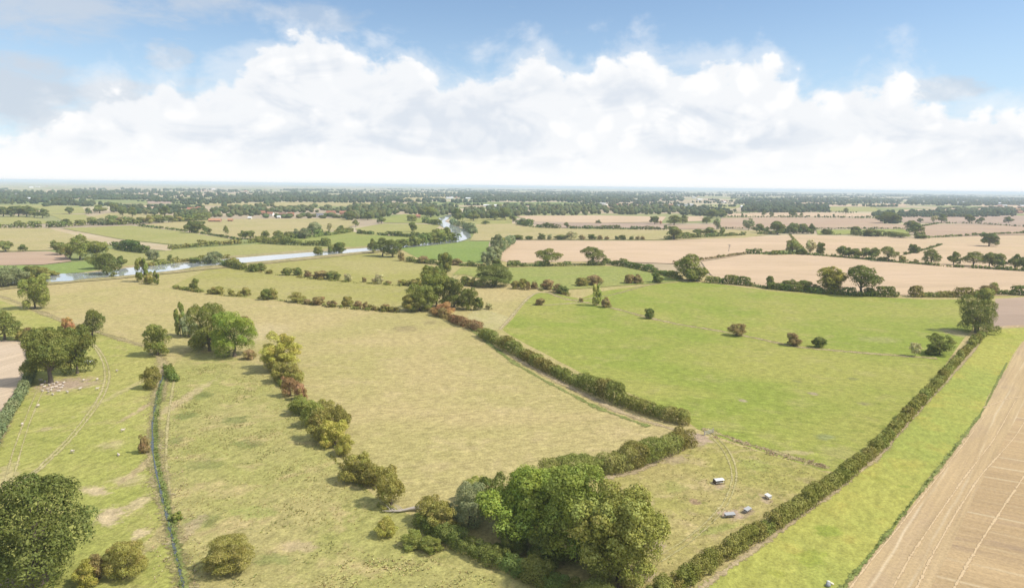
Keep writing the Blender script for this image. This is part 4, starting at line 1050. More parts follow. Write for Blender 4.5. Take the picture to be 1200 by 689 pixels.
WOODS = [
    ('woodland', [([(-10, 230), (60, 229), (130, 230), (200, 232), (190, 234.5), (120, 234), (-10, 233.5)], 4.5, 12)], 'hazy dark woodland band low on the horizon at the far left', 'wood'),
    ('woodland', [([(245, 233), (300, 229), (420, 232), (470, 234), (450, 238), (300, 237.5), (260, 236)], 3.6, 14)], 'long flat dark wood behind the village', 'wood'),
    ('woodland', [([(535, 232), (540, 226), (600, 226), (700, 229), (800, 231), (800, 236), (700, 238), (640, 237), (560, 236)], 4.0, 15)], 'wide blue green wood on the horizon near the centre', 'wood'),
    ('woodland', [([(870, 249), (875, 239), (900, 238), (970, 243), (972, 249), (920, 249.5)], 3.2, 14), ([(858, 240), (870, 234), (900, 233), (940, 236), (930, 240)], 3.6, 14)], 'dark rectangular plantation right of the centre', 'wood'),
    ('woodland', [([(915, 233), (1000, 232), (1058, 234), (1055, 239), (970, 239), (917, 237)], 3.6, 14), ([(1060, 240), (1065, 232), (1130, 231), (1230, 233), (1230, 240), (1130, 242)], 3.8, 14)], 'long dark wood on the horizon at the right', 'wood'),
    ('village_trees', [([(296, 257), (300, 253.5), (420, 252.5), (425, 257)], 7.0, 8), ([(205, 256), (215, 248), (270, 243), (330, 241), (405, 244), (405, 250), (330, 249), (300, 253), (250, 255)], 5.0, 9)], 'mixed trees around the red roofed village at left', 'belt'),
    ('village_trees', [([(130, 249), (140, 243), (175, 241), (240, 243), (240, 250), (180, 252)], 5.5, 9)], 'scattered trees left of the red roofed village', 'wood'),
    ('woodland', [([(405, 258), (410, 243), (450, 240), (500, 240), (535, 243), (530, 250), (510, 254), (470, 250), (445, 256)], 5.0, 13)], 'dense mixed trees between the village and the upper river', 'belt'),
    ('woodland', [([(540, 257), (545, 248), (600, 240), (700, 242), (780, 243), (800, 246), (800, 251), (700, 252), (610, 253), (590, 256)], 4.6, 12)], 'blue green tree belt behind the pale fields near the centre', 'belt'),
    ('woodland', [([(800, 252), (805, 245), (840, 243), (858, 250), (845, 255)], 4.5, 10), ([(1020, 254), (1030, 249), (1090, 248), (1190, 250), (1190, 254), (1100, 255)], 3.6, 9)], 'tree belts on either side of the pale strips at right', 'wood'),
    ('woodland', [([(1150, 253), (1152, 248), (1180, 247.5), (1182, 253)], 3.2, 14)], 'small black green conifer block at the far right', 'wood'),
    ('woodland', [([(1100, 249), (1100, 244), (1200, 243), (1240, 246), (1240, 249)], 4.5, 8)], 'mixed low trees around the farms at the far right', 'belt'),
    ('woodland', [([(1030, 262.5), (1028, 256), (1055, 258), (1054, 262.5)], 4.5, 9)], 'dark copse at the left end of the mauve field', 'wood'),
]
for i, (n_, z_, lb, tn) in enumerate(WOODS):
    mass(n_, z_, lb, 'trees' if n_ != 'woodland' else 'wood', tn, 90 + i, skip=0.42 if 'village' in n_ else 0.36 if tn == 'belt' else 0.27)
far_rows('hedgerow_trees', 180, -60, 1260, 222, 243, 3, 'hedgerow trees strung across the hazy far fields to the horizon')
far_rows('hedgerow_trees', 90, -60, 560, 224, 238, 5, 'hedgerow trees of the hazy left distance', hm=11)
far_rows('hedgerow_trees', 170, -60, 1260, 222, 231, 8, 'tree lines along the very horizon', hm=14)

# ------------------------------------------------------------------ buildings


def box_mesh(name, x0, x1, y0, y1, z0, z1, m):
    V = [(x, y, z) for z in (z0, z1) for y in (y0, y1) for x in (x0, x1)]
    Fs = [(0, 2, 3, 1), (4, 5, 7, 6), (0, 1, 5, 4), (2, 6, 7, 3), (0, 4, 6, 2), (1, 3, 7, 5)]
    me = bpy.data.meshes.new(name); me.from_pydata(V, [], Fs); me.update(); me.materials.append(m)
    return me


def roof_mesh(L, W, z0, rise, m, ov=0.5):
    a, b = L / 2 + ov, W / 2 + ov; t = 0.25
    V = [(-a, -b, z0 - .2), (a, -b, z0 - .2), (a, 0, z0 + rise), (-a, 0, z0 + rise), (a, b, z0 - .2), (-a, b, z0 - .2)]
    V += [(x, y, z - t) for x, y, z in V]
    Fs = [(0, 1, 2, 3), (3, 2, 4, 5), (6, 9, 8, 7), (9, 11, 10, 8), (0, 6, 7, 1), (5, 4, 10, 11), (1, 7, 8, 2), (2, 8, 10, 4), (0, 3, 9, 6), (3, 5, 11, 9)]
    me = bpy.data.meshes.new('roof'); me.from_pydata(V, [], Fs); me.update(); me.materials.append(m)
    return me


GLASS = plain('window_glass', (0.05, 0.06, 0.07), 0.1, 0.6, 0.1)


def house(x, y, L, W, h, rise, rot, wall, roof, label, chim=1, wins=3, name='house', cat='house', group=None):
    e = link(name, None, loc=G(x, y)); e.rotation_euler = (0, 0, rot); tag(e, label, cat, group)
    wm_ = plain('wall_' + wall, {'white': (.78, .76, .72), 'brick': (.36, .21, .15), 'cream': (.6, .54, .44), 'grey': (.45, .45, .45)}[wall], .9, .1)
    rm = plain('roof_' + roof, {'red': (.36, .17, .11), 'brown': (.24, .15, .11), 'slate': (.2, .2, .22), 'white': (.7, .71, .72), 'orange': (.45, .24, .14)}[roof], .85, .15)
    # walls with gables
    a, b = L / 2, W / 2
    V = [(-a, -b, 0), (a, -b, 0), (a, b, 0), (-a, b, 0), (-a, -b, h), (a, -b, h), (a, b, h), (-a, b, h), (-a, 0, h + rise - .35), (a, 0, h + rise - .35)]
    Fs = [(0, 1, 5, 4), (2, 3, 7, 6), (1, 2, 6, 9, 5), (3, 0, 4, 8, 7)]
    me = bpy.data.meshes.new('wall'); me.from_pydata(V, [], Fs); me.update(); me.materials.append(wm_)
    link('wall', me, e)
    rf = link('roof', roof_mesh(L, W, h, rise, rm), e)
    for i in range(chim):
        cx = (-L / 2 + .8) if i == 0 else L / 2 - .8
        link('chimney', box_mesh('chimney', cx - .45, cx + .45, -.45, .45, h + rise - 1, h + rise + 1.3, plain('chimney_brick', (.33, .2, .15), .9, .1)), rf)
    for i in range(wins):
        wx = -L / 2 + L * (i + .5) / wins
        for zz_ in ((1.0, 3.6) if h > 4.5 else (1.0,)):
            link('window', box_mesh('window', wx - .6, wx + .6, -b - .04, -b + .05, zz_, zz_ + 1.2, GLASS), e)
    return e


GV = 'village houses among trees'
house(375, 254.5, 14, 9, 5.2, 3.5, 0.1, 'white', 'slate', 'white walled house at the right end of the village', 1)
house(388, 252, 22, 10, 5.2, 5, -0.1, 'brick', 'red', 'large red roofed house right of the white walled one', 2, 4)
house(402, 251.5, 16, 9, 4.8, 4, 0.2, 'brick', 'red', 'red roofed house second from the right in the village')
house(412, 250.5, 16, 9, 4.8, 4, -0.2, 'brick', 'red', 'red roofed house at the far right of the village by the trees')
house(341, 253.5, 14, 9, 4.8, 4, 0.3, 'brick', 'red', 'brick house with red roof left of the white walled house', 2)
house(331, 253.5, 15, 9, 4.8, 4, 0.0, 'brick', 'brown', 'brick house with brown roof in the middle of the village')
house(317, 253, 15, 9, 5, 4, -0.2, 'white', 'red', 'pale house with red roof left of the brown roofed one')
house(307, 251.5, 15, 9, 4.8, 4, 0.2, 'brick', 'red', 'red roofed house half hidden by trees in the village')
house(296, 249, 15, 9, 4.8, 4, 0.1, 'brick', 'red', 'red roofed house furthest back among the village trees')
house(225, 247.5, 22, 10, 4.8, 5, 0.1, 'brick', 'red', 'long red roofed house left of the village, nearer the field')
house(235, 246.5, 20, 10, 4.8, 5, -0.2, 'brick', 'red', 'red roofed house just right of the long one left of the village')
house(252, 260, 22, 9, 3.2, 3.2, 0.1, 'brick', 'orange', 'low orange roofed barn at the top of the straw meadow', 0)
house(270, 259.5, 9, 6, 3, 2.4, 0.1, 'brick', 'orange', 'small orange shed right of the low orange barn', 0, 2, 'shed', 'shed')
house(293, 257, 7, 6, 3.2, 2.2, 0, 'cream', 'white', 'small pale shed at the top edge of the straw meadow', 0, 1, 'shed', 'shed')
house(327, 255.8, 7, 6, 3.2, 2.2, 0, 'cream', 'white', 'small pale shed below the brick houses of the village', 0, 1, 'shed', 'shed')
house(35, 234, 42, 18, 4, 4, 0.1, 'white', 'white', 'white barn alone in the fields at the far left', 0, 5, 'barn', 'barn')
house(575, 242, 52, 16, 4, 3, 0.1, 'white', 'white', 'long white barn right of the upper river', 0, 5, 'barn', 'barn')
house(551, 233.5, 50, 18, 5, 4, 0, 'white', 'white', 'large white barn in front of the horizon wood', 0, 5, 'barn', 'barn')
house(568, 234, 30, 16, 5, 4, 0, 'cream', 'orange', 'orange roofed barn right of the large white barn', 0, 4, 'barn', 'barn')
house(541, 233, 26, 14, 5, 4, 0, 'cream', 'orange', 'orange roofed house left of the large white barn', 0, 4)
house(677, 243.5, 14, 10, 6, 4, 0, 'cream', 'orange', 'tall pinkish house in the trees left of the tan strip', 1)
house(870, 243.5, 18, 12, 5, 4, 0.2, 'white', 'white', 'white house at the left corner of the dark plantation', 1)
house(1112, 238.5, 30, 18, 6, 4, 0.2, 'white', 'white', 'leftmost white barn before the horizon wood at right', 0, 4, 'barn', 'barn')
house(1121, 238.5, 16, 14, 6, 4, -0.2, 'white', 'white', 'middle white barn before the horizon wood at right', 0, 3, 'barn', 'barn')
house(1129, 238, 24, 16, 6, 4, 0.2, 'white', 'white', 'right white barn of three before the horizon wood', 0, 3, 'barn', 'barn')
house(1172, 239.5, 28, 16, 6, 4, 0.1, 'white', 'white', 'white barn alone near the right edge', 0, 4, 'barn', 'barn')
house(1195, 250, 18, 10, 5, 4, 0.1, 'brick', 'red', 'red roofed farmhouse at the right edge', 1)
house(1193, 247, 16, 10, 5, 4, -0.3, 'cream', 'orange', 'pinkish farmhouse behind the red roofed one at the right edge', 1)
house(539, 255, 1, 1, 1, 1, 0, 'brick', 'red', 'x') if False else None
house(490, 255.5, 10, 7, 4.5, 3.5, 0.2, 'brick', 'red', 'small red gabled cottage by the upper river', 1, 2)

# scattered farms and cottages of the hazy distance: too small to show more than walls and roof
far_wall = [plain('far_wall_' + n_, c_, .9, .1) for n_, c_ in (('white', (.75, .73, .68)), ('brick', (.42, .27, .2)), ('cream', (.62, .55, .45)))]
far_roof = [plain('far_roof_' + n_, c_, .9, .1) for n_, c_ in (('red', (.38, .2, .14)), ('slate', (.3, .3, .32)), ('pale', (.62, .62, .62)))]
FH = []
for q_ in range(5):
    Lh, Wh, hh_ = ((14, 9, 5.5), (26, 13, 5), (40, 18, 6), (12, 8, 5), (20, 10, 6))[q_]
    FH.append((box_mesh('wall', -Lh / 2, Lh / 2, -Wh / 2, Wh / 2, 0, hh_, far_wall[(0, 1, 0, 2, 1)[q_]]), roof_mesh(Lh, Wh, hh_ + .3, 3.6, far_roof[(1, 0, 2, 0, 0)[q_]])))
rf_ = np.random.default_rng(31)
centres = [(rf_.uniform(-20, 1220), rf_.uniform(3.5, 20)) for _ in range(26)]
for k_ in range(110):
    cx, dy = centres[k_ % 26]; x = cx + rf_.normal() * 14; hor = 219 + (x - 600) * 0.0125; y = hor + max(3.0, dy + rf_.normal() * 1.0)
    g_ = G(x, y); e = link('house', None, loc=g_); e.rotation_euler = (0, 0, rf_.uniform(0, 3)); q_ = int(rf_.integers(0, 5))
    if g_.y < 2600: e.location = G(x, hor + 14)
    link('wall', FH[q_][0], e); link('roof', FH[q_][1], e)
    tag(e, 'tiny house or barn in the hazy far countryside towards the horizon', 'house', 'houses of the far countryside')

# ------------------------------------------------------------------ livestock and farm objects
import bmesh


def sheep_mesh(lying):
    bm = bmesh.new()
    def blob(c, s, seg=10):
        r = bmesh.ops.create_uvsphere(bm, u_segments=seg, v_segments=7, radius=1.0)
        for v in r['verts']: v.co = Vector((v.co.x * s[0] + c[0], v.co.y * s[1] + c[1], v.co.z * s[2] + c[2]))
    z = 0.34 if lying else 0.66
    blob((0, 0, z), (.56, .28, .29), 12); blob((-.2, 0, z + .02), (.36, .3, .31)); blob((.45, 0, z + .12), (.2, .16, .2))
    blob((.66, 0, z + .24), (.17, .085, .1)); blob((.6, .11, z + .29), (.04, .09, .03)); blob((.6, -.11, z + .29), (.04, .09, .03))
    blob((-.58, 0, z - .02), (.06, .05, .15))
    if not lying:
        for x in (-.36, .34):
            for y in (-.14, .14):
                r = bmesh.ops.create_cone(bm, cap_ends=True, segments=8, radius1=.035, radius2=.07, depth=.5)
                for v in r['verts']: v.co += Vector((x, y, .25))
    else:
        blob((.3, .2, .1), (.2, .07, .08)); blob((-.35, .22, .1), (.22, .08, .09))
    bmesh.ops.recalc_face_normals(bm, faces=bm.faces)
    me = bpy.data.meshes.new('sheep'); bm.to_mesh(me); bm.free()
    me.polygons.foreach_set('use_smooth', [True] * len(me.polygons))
    # one continuous skin
    o = bpy.data.objects.new('tmp', me); COL.objects.link(o)
    md = o.modifiers.new('r', 'REMESH'); md.mode = 'VOXEL'; md.voxel_size = 0.03; md.use_smooth_shade = True
    dg = bpy.context.evaluated_depsgraph_get(); me2 = bpy.data.meshes.new_from_object(o.evaluated_get(dg)); bpy.data.objects.remove(o)
    me2.materials.append(plain('fleece', (0.58, 0.50, 0.42), 1.0, 0.05, 0.15, 12))
    return me2


SH = [sheep_mesh(False), sheep_mesh(True)]


def sheep(x, y, k, label, group=None):
    o = link('sheep', SH[k], loc=G(x, y)); o.location.z = 0.06; o.rotation_euler = (0, 0, random.uniform(0, 6.28)); o.scale = (1.0,) * 3
    tag(o, label, 'sheep', group)


for x, y, k, lb in ((114, 446, 0, 'sheep grazing inside the bend of the track, upper of two'), (114, 457, 0, 'sheep grazing inside the bend of the track, lower of two'), (137, 436, 0, 'sheep grazing right of the track near its widest bend'),
                    (144, 506, 0, 'sheep grazing alone halfway between the track and the stream'), (139, 534, 1, 'sheep lying furthest down in the left pasture near the stream'), (85, 531, 0, 'sheep grazing close to the lower stretch of the track'),
                    (26, 499, 0, 'sheep grazing beside the grey green hedge at left'), (45, 477, 0, 'sheep grazing below the shaded flock at the oak'), (79, 461, 0, 'sheep standing just outside the shade of the oak'), (94, 457, 0, 'sheep right of the shaded flock, under open sky')):
    sheep(x, y, k, lb)
for i, (x, y) in enumerate([(48, 447), (49, 452), (52, 454), (53, 449), (56, 457), (58, 452), (60, 459), (61, 455), (63, 451), (66, 455), (67, 449), (70, 452), (72, 456), (74, 453), (75, 449), (57, 461), (62, 463), (69, 459), (98, 447), (50, 459)]):
    sheep(x, y, 1 if i % 3 else 0, 'sheep in the flock resting in the shade under the broad oak', 'sheep resting under the oak')

METAL = plain('galvanised', (0.40, 0.40, 0.40), 0.6, 0.3, 0.25, 2, 0.2)
SHEET = plain('roof_sheet', (0.62, 0.62, 0.61), 0.6, 0.3, 0.2, 2)
WHITE = plain('white_paint', (0.70, 0.69, 0.65), 0.6, 0.3, 0.15)
DARK = plain('dark_timber', (0.12, 0.09, 0.07), 0.9, 0.1, 0.3)
RUST = plain('rusty_iron', (0.25, 0.14, 0.09), 0.9, 0.1, 0.3)


def bxo(name, x0, x1, y0, y1, z0, z1, m, par):
    return link(name, box_mesh(name, x0, x1, y0, y1, z0, z1, m), par)


def shelter(x, y, rot, s, label):
    e = link('field_shelter', None, loc=G(x, y)); e.location.z = 0.06; e.rotation_euler = (0, 0, rot); e.scale = (s, s, s); tag(e, label, 'animal shelter')
    # curved sheet roof
    n = 10; V = []; Fs = []
    for i in range(n + 1):
        an = math.pi * (0.16 + 0.68 * i / n); yy = math.cos(an) * 1.25; z = 1.35 + math.sin(an) * 0.55 - .3
        for xx in (-1.75, 1.75):
            V.append((xx, yy, z)); V.append((xx, yy, z + .05))
    for i in range(n):
        a = 4 * i; b = a + 4
        Fs += [(a + 1, a + 3, b + 3, b + 1), (a, b, b + 2, a + 2), (a, a + 1, b + 1, b), (a + 2, b + 2, b + 3, a + 3)]
    Fs += [(0, 2, 3, 1), (4 * n, 4 * n + 1, 4 * n + 3, 4 * n + 2)]
    me = bpy.data.meshes.new('roof'); me.from_pydata(V, [], Fs); me.update(); me.materials.append(SHEET); link('roof', me, e)
    bxo('back_wall', -1.7, 1.7, 0.98, 1.06, 0, 1.3, DARK, e)
    bxo('side_wall', -1.7, -1.62, -1.0, .98, 0, 1.42, DARK, e); bxo('side_wall', 1.62, 1.7, -0.1, .98, 0, 1.42, DARK, e)
    bxo('door_rail', -1.62, 1.7, -1.05, -.98, .55, .68, WHITE, e); bxo('post', 1.62, 1.7, -1.05, -.97, 0, 1.3, DARK, e)
    bxo('skid', -1.8, 1.8, -1.15, -1.06, 0, .14, DARK, e); bxo('skid', -1.8, 1.8, 1.07, 1.16, 0, .14, DARK, e)


shelter(842, 566, D(15), 0.72, 'small pig shelter with curved white metal roof in the paddock')
shelter(105, 427, D(-10), 1.0, 'small white roofed shelter beside the oaks in the left pasture')


def trough(x, y, rot, L, label, m=METAL):
    e = link('feed_trough', None, loc=G(x, y)); e.location.z = 0.06; e.rotation_euler = (0, 0, rot); tag(e, label, 'trough', 'feed troughs of the paddock')
    # half round hopper made of plate, open towards the top
    V = []; Fs = []; n = 8; a = L / 2
    for i in range(n + 1):
        an = math.pi + math.pi * i / n
        for r_ in (.42, .38):
            for xx in (-a, a): V.append((xx, math.cos(an) * r_, .62 + math.sin(an) * r_ * .9))
    for i in range(n):
        p = 4 * i; q_ = p + 4
        Fs += [(p, p + 1, q_ + 1, q_), (p + 2, q_ + 2, q_ + 3, p + 3), (p, q_, q_ + 2, p + 2), (p + 1, p + 3, q_ + 3, q_ + 1)]
    me = bpy.data.meshes.new('hopper'); me.from_pydata(V, [], Fs); me.update(); me.materials.append(m); link('hopper', me, e)
    for sx in (-1, 1):
        V = [(sx * a, math.cos(math.pi + math.pi * i / n) * .41, .62 + math.sin(math.pi + math.pi * i / n) * .37) for i in range(n + 1)]
        V += [(v[0] + sx * .04, v[1], v[2]) for v in V]; k = n + 1
        Fs = [tuple(range(k)), tuple(range(2 * k - 1, k - 1, -1))] + [(i, k + i, k + i + 1, i + 1) for i in range(n)] + [(n, 2 * n + 1, k, 0)]
        me = bpy.data.meshes.new('end_plate'); me.from_pydata(V, [], Fs); me.update(); me.materials.append(m); link('end_plate', me, e)
        for yy in (-.3, .3): bxo('leg', sx * (a - .3) - .04, sx * (a - .3) + .04, yy - .04, yy + .04, 0, .45, DARK, e)
    # hinged sheet lid over the hopper
    V = [(-a - .05, -.5, .78), (a + .05, -.5, .78), (a + .05, .5, .98), (-a - .05, .5, .98), (-a - .05, -.5, .82), (a + .05, -.5, .82), (a + .05, .5, 1.02), (-a - .05, .5, 1.02)]
    Fs = [(0, 3, 2, 1), (4, 5, 6, 7), (0, 1, 5, 4), (2, 3, 7, 6), (1, 2, 6, 5), (0, 4, 7, 3)]
    me = bpy.data.meshes.new('lid'); me.from_pydata(V, [], Fs); me.update(); me.materials.append(m); link('lid', me, e)
    for xx in (-a + .2, a - .2): bxo('bracket', xx - .03, xx + .03, .38, .44, .55, .95, DARK, e)


trough(855, 606, D(12), 2.4, 'long grey metal feed trough, lower left of the troughs in the paddock')
trough(876, 600, D(42), 2.1, 'narrow feed trough set askew, just right of the grey one', METAL)
trough(900, 584, D(-70), 1.6, 'short white feed trough nearest the long clipped hedge', WHITE)

# gate in the corner of the paddock
def bars(parts, name, m, par):
    V, I = merge_tubes([tube(p, [r_] * len(p), 6) for p, r_ in parts]); return link(name, np_mesh(name, V, 4, I, mats=(m,)), par)


g = link('field_gate', None, loc=G(826, 510)); g.rotation_euler = (0, 0, D(35)); g.location.z = 0.06; tag(g, 'pale metal field gate at the top corner of the paddock', 'gate')
bars([([(0, 0, z), (3.6, 0, z)], .035) for z in (.25, .5, .75, 1.0, 1.2)] + [([(x, 0, .2), (x, 0, 1.22)], .035) for x in (0, 1.8, 3.6)] + [([(0, 0, 1.2), (1.8, 0, .25)], .03)], 'gate_bars', METAL, g)
for x in (-.25, 3.85): bxo('post', x - .1, x + .1, -.1, .1, 0, 1.5, DEADWOOD, g)
# white bucket by the gate
e = link('bucket', None, loc=G(813, 515)); e.location.z = 0.06; tag(e, 'white plastic bucket on the bare earth near the gate', 'bucket')
V, I = tube([(0, 0, 0), (0, 0, .02), (0, 0, .42), (0, 0, .45)], [.16, .2, .27, .28], 14); V2, I2 = tube([(0, 0, .45), (0, 0, .05)], [.25, .18], 14)
V_, I_ = merge_tubes([(V, I), (V2, I2)]); link('pail', np_mesh('pail', V_, 4, I_, mats=(WHITE,)), e)
bars([([(-.27, 0, .43), (-.2, 0, .62), (0, 0, .7), (.2, 0, .62), (.27, 0, .43)], .012)], 'handle', DARK, e)

# fallen dead tree
e = link('fallen_tree', None, loc=G(450, 600)); e.rotation_euler = (0, 0, D(3)); e.location.z = 0.06; tag(e, 'pale fallen dead tree lying below the tall olive bush', 'dead tree')
rs = np.random.default_rng(9)
tb = [tube([(0, 0, .25), (2.2, -.3, .35), (4.5, -.1, .45), (6.2, .4, .6), (7.6, .5, .7)], [.12, .2, .28, .36, .5], 8)]
for k in range(11):
    x0 = rs.uniform(0.3, 4.5); s_ = rs.choice([-1, 1]); l = rs.uniform(1, 2.4)
    tb.append(tube([(x0, -.1, .35), (x0 - l * .5, s_ * l * .5, .5 + rs.uniform(0, .5)), (x0 - l, s_ * l * .8, .4 + rs.uniform(0, 1.0))], [.1, .06, .02], 5))
for k in range(7):
    an = k * .9; tb.append(tube([(7.4, .5, .7), (8.0, .5 + math.cos(an) * .6, .75 + math.sin(an) * .5), (8.3, .5 + math.cos(an) * 1.1, .8 + math.sin(an) * .75)], [.25, .12, .03], 5))
V, I = merge_tubes(tb); link('trunk', np_mesh('trunk', V, 4, I, mats=(DEADWOOD,), smooth=True), e)

# feed bags and stone at the bottom of the yellow green strip
def stone(name, x, y, s, m, label, seed, z0=0):
    r_ = np.random.default_rng(seed)
    V = IV * (1 + r_.normal(size=(len(IV), 1)) * .06) * np.array(s); V[:, 2] = np.maximum(V[:, 2], -s[2] * .5) + s[2] * .5 + z0
    o = link(name, np_mesh(name, V, 3, IF.ravel(), mats=(m,), smooth=True), loc=G(x, y)); o.location.z = 0.06; tag(o, label, name.replace('_', ' ')); o.rotation_euler = (0, 0, seed)
    return o


stone('boulder', 970.5, 686.5, (.7, .5, .45), plain('grey_rock', (.27, .28, .29), .9, .1, .3), 'grey boulder at the bottom edge of the yellow green strip', 1)
stone('feed_bag', 974.5, 684, (.5, .3, .18), plain('cream_bag', (.75, .68, .5), .7, .2, .1), 'cream bag lying right of the grey boulder', 2)
stone('feed_bag', 970.8, 682, (.36, .3, .2), plain('pale_bag', (.7, .7, .62), .7, .2, .1), 'pale small bag lying above the grey boulder', 3)

# ------------------------------------------------------------------ ground cover with real height
def inside(poly, x, y):
    r = False; n = len(poly)
    for i in range(n):
        a, b = poly[i], poly[(i + 1) % n]
        if (a[1] > y) != (b[1] > y) and x < (b[0] - a[0]) * (y - a[1]) / (b[1] - a[1]) + a[0]: r = not r
    return r


from mathutils import noise as mn


def tufts(name, poly, n, h, cols, label, seed, clump=0.0, csize=0.05, wide=1.0):
    """many small upright blades; clumped by world-space noise"""
    rng = np.random.default_rng(seed); W = [G(*p) for p in poly]; wp = [(p.x, p.y) for p in W]
    xs = [p[0] for p in wp]; ys = [p[1] for p in wp]; pts = []; tries = 0
    while len(pts) < n and tries < n * 60:
        tries += 1
        x = rng.uniform(min(xs), max(xs)); y = rng.uniform(min(ys), max(ys))
        if not inside(wp, x, y): continue
        v_ = mn.noise(Vector((x * csize + seed, y * csize, 0))) + 0.4 * mn.noise(Vector((x * csize * 3, y * csize * 3, seed)))
        if rng.random() > min(1, max(0, (v_ - clump + .25) / .5)) ** 2: continue
        pts.append((x, y))
    if not pts: return
    P = np.array(pts); m = len(P); B = 7
    an = rng.uniform(0, 6.28, (m, B)); s = rng.uniform(.6, 1.4, (m, 1)) * h
    base = np.zeros((m, B, 3)); base[..., 0] = P[:, :1] + np.cos(an) * s * .2 * wide; base[..., 1] = P[:, 1:] + np.sin(an) * s * .2 * wide; base[..., 2] = 0.03
    side = np.stack([-np.sin(an), np.cos(an), an * 0], -1) * (s * .3 * wide)[..., None]
    tip = base + np.stack([np.cos(an) * s * .55 * wide, np.sin(an) * s * .55 * wide, s * rng.uniform(.6, 1.1, (m, B))], -1)
    V = np.stack([base - side, base + side, tip], 2).reshape(-1, 3)
    tn = np.repeat(rng.random(m), B) * .6 + rng.random(m * B) * .4
    me = np_mesh(name, V, 3, np.arange(len(V)), tn, np.repeat(rng.random(m), B))
    o = link(name, me); o.color = (*cols, 1); tag(o, label, name.replace('_', ' '), kind='stuff')


RUSH = (0.17, 0.18, 0.065); PALE = (0.40, 0.33, 0.16); NET = (0.20, 0.24, 0.065); GR = (0.31, 0.28, 0.09)
RP = [(205, 445), (235, 420), (318, 440), (345, 475), (372, 515), (400, 560), (440, 600), (480, 630), (560, 700), (225, 700), (205, 600), (188, 520)]
tufts('rush_tufts', RP, 1100, .28, (0.30, 0.29, 0.10), 'dark rush tufts in the rough pasture right of the stream', 21, 0.34, .11, .9)
tufts('grass_tufts', RP, 3500, .22, (0.40, 0.35, 0.12), 'yellow green grass tussocks of the rough pasture', 22, -0.05, .05, .9)
tufts('dry_grass', [(400, 640), (455, 655), (520, 655), (600, 690), (640, 720), (330, 720), (380, 680)], 900, .28, (0.44, 0.39, 0.16), 'pale dry tussocks at the bottom below the brambles', 23, -0.1, .12, 1.0)
tufts('dry_grass', [(168, 455), (184, 455), (181, 490), (180, 530), (190, 580), (205, 640), (214, 700), (184, 700), (174, 630), (166, 560)], 300, .26, (0.46, 0.38, 0.21), 'pale brown dry grass along the left bank of the stream', 24, .05, .3, .9)
tufts('dry_grass', [(188, 460), (210, 450), (212, 520), (225, 590), (250, 700), (218, 700), (204, 610), (186, 530)], 350, .26, (0.44, 0.36, 0.2), 'brown dry grass along the right bank of the stream', 25, .1, .3, .9)
tufts('reeds', [(185, 450), (190, 450), (186, 480), (184, 520), (195, 580), (208, 640), (218, 700), (213, 700), (204, 640), (190, 580), (181, 530), (180, 490)], 1300, .36, NET, 'bright green reeds growing in the narrow stream', 26, -0.4, .25, 1.1)
tufts('grass_tufts', [(640, 570), (806, 520), (960, 552), (880, 620), (780, 680), (740, 640)], 900, .2, (0.42, 0.36, 0.14), 'grass tussocks of the small paddock', 27, 0.0, .2, 1.0)
tufts('dry_grass', [(824, 501), (900, 526), (968, 543), (968, 549), (900, 533), (824, 509)], 300, .34, (0.48, 0.37, 0.23), 'pale dry grass along the ditch above the paddock', 28, 0.0, .3, 1.0)
tufts('nettles', [(985, 690), (1007, 664), (1045, 617), (1080, 572), (1125, 516), (1127, 517), (1082, 573), (1047, 618), (1009, 665), (987, 691)], 500, .35, NET, 'weedy green margin between the strip and the harvested field', 30, 0.0, .3, 1.0)

# ------------------------------------------------------------------ haze
hz, t = mat('haze_air')
pv = t.node('ShaderNodeVolumePrincipled', inp={'Color': (0.72, 0.85, 1.0, 1), 'Density': 0.000085, 'Anisotropy': 0.0})
t.out(vol=pv.outputs[0])
o = link('haze', box_mesh('haze', -41000, 41000, -1400, 44000, -1.4, 82, hz)); tag(o, kind='stuff', label='thin pale air haze over the whole plain', cat='haze')

# ------------------------------------------------------------------ sun and sky
SUN_EL, SUN_AZ = D(50), D(97)      # azimuth clockwise from the view direction
sd = Vector((math.sin(SUN_AZ) * math.cos(SUN_EL), math.cos(SUN_AZ) * math.cos(SUN_EL), math.sin(SUN_EL)))
sl = bpy.data.lights.new('sun', 'SUN'); sl.energy = 3.0; sl.angle = D(4.0); sl.color = (1.0, 0.94, 0.83)
so = link('sun', sl); so.rotation_euler = sd.to_track_quat('Z', 'Y').to_euler()

w = bpy.data.worlds.new('World'); sc.world = w; w.use_nodes = True
t = NT(w.node_tree)
sky = t.node('ShaderNodeTexSky', sky_type='NISHITA'); sky.sun_disc = False; sky.sun_elevation = SUN_EL; sky.sun_rotation = SUN_AZ
sky.altitude = 50; sky.air_density = 1.0; sky.dust_density = 0.6; sky.ozone_density = 1.2
tc = t.node('ShaderNodeTexCoord').outputs['Generated']
dn = t.node('ShaderNodeVectorMath', operation='NORMALIZE', inp={0: tc}).outputs[0]
sep = t.node('ShaderNodeSeparateXYZ', inp={'Vector': dn})
az = t.math('ARCTAN2', sep.outputs[0], sep.outputs[1])
el = t.math('ARCSINE', sep.outputs[2])
azn = t.math('MULTIPLY_ADD', az, 1 / (2 * 1.3), 0.5, clamp=True)    # -1.3..1.3 rad -> 0..1


def azel(x, y):
    d = ray(x, y); return math.atan2(d.x, d.y), math.asin(d.z)


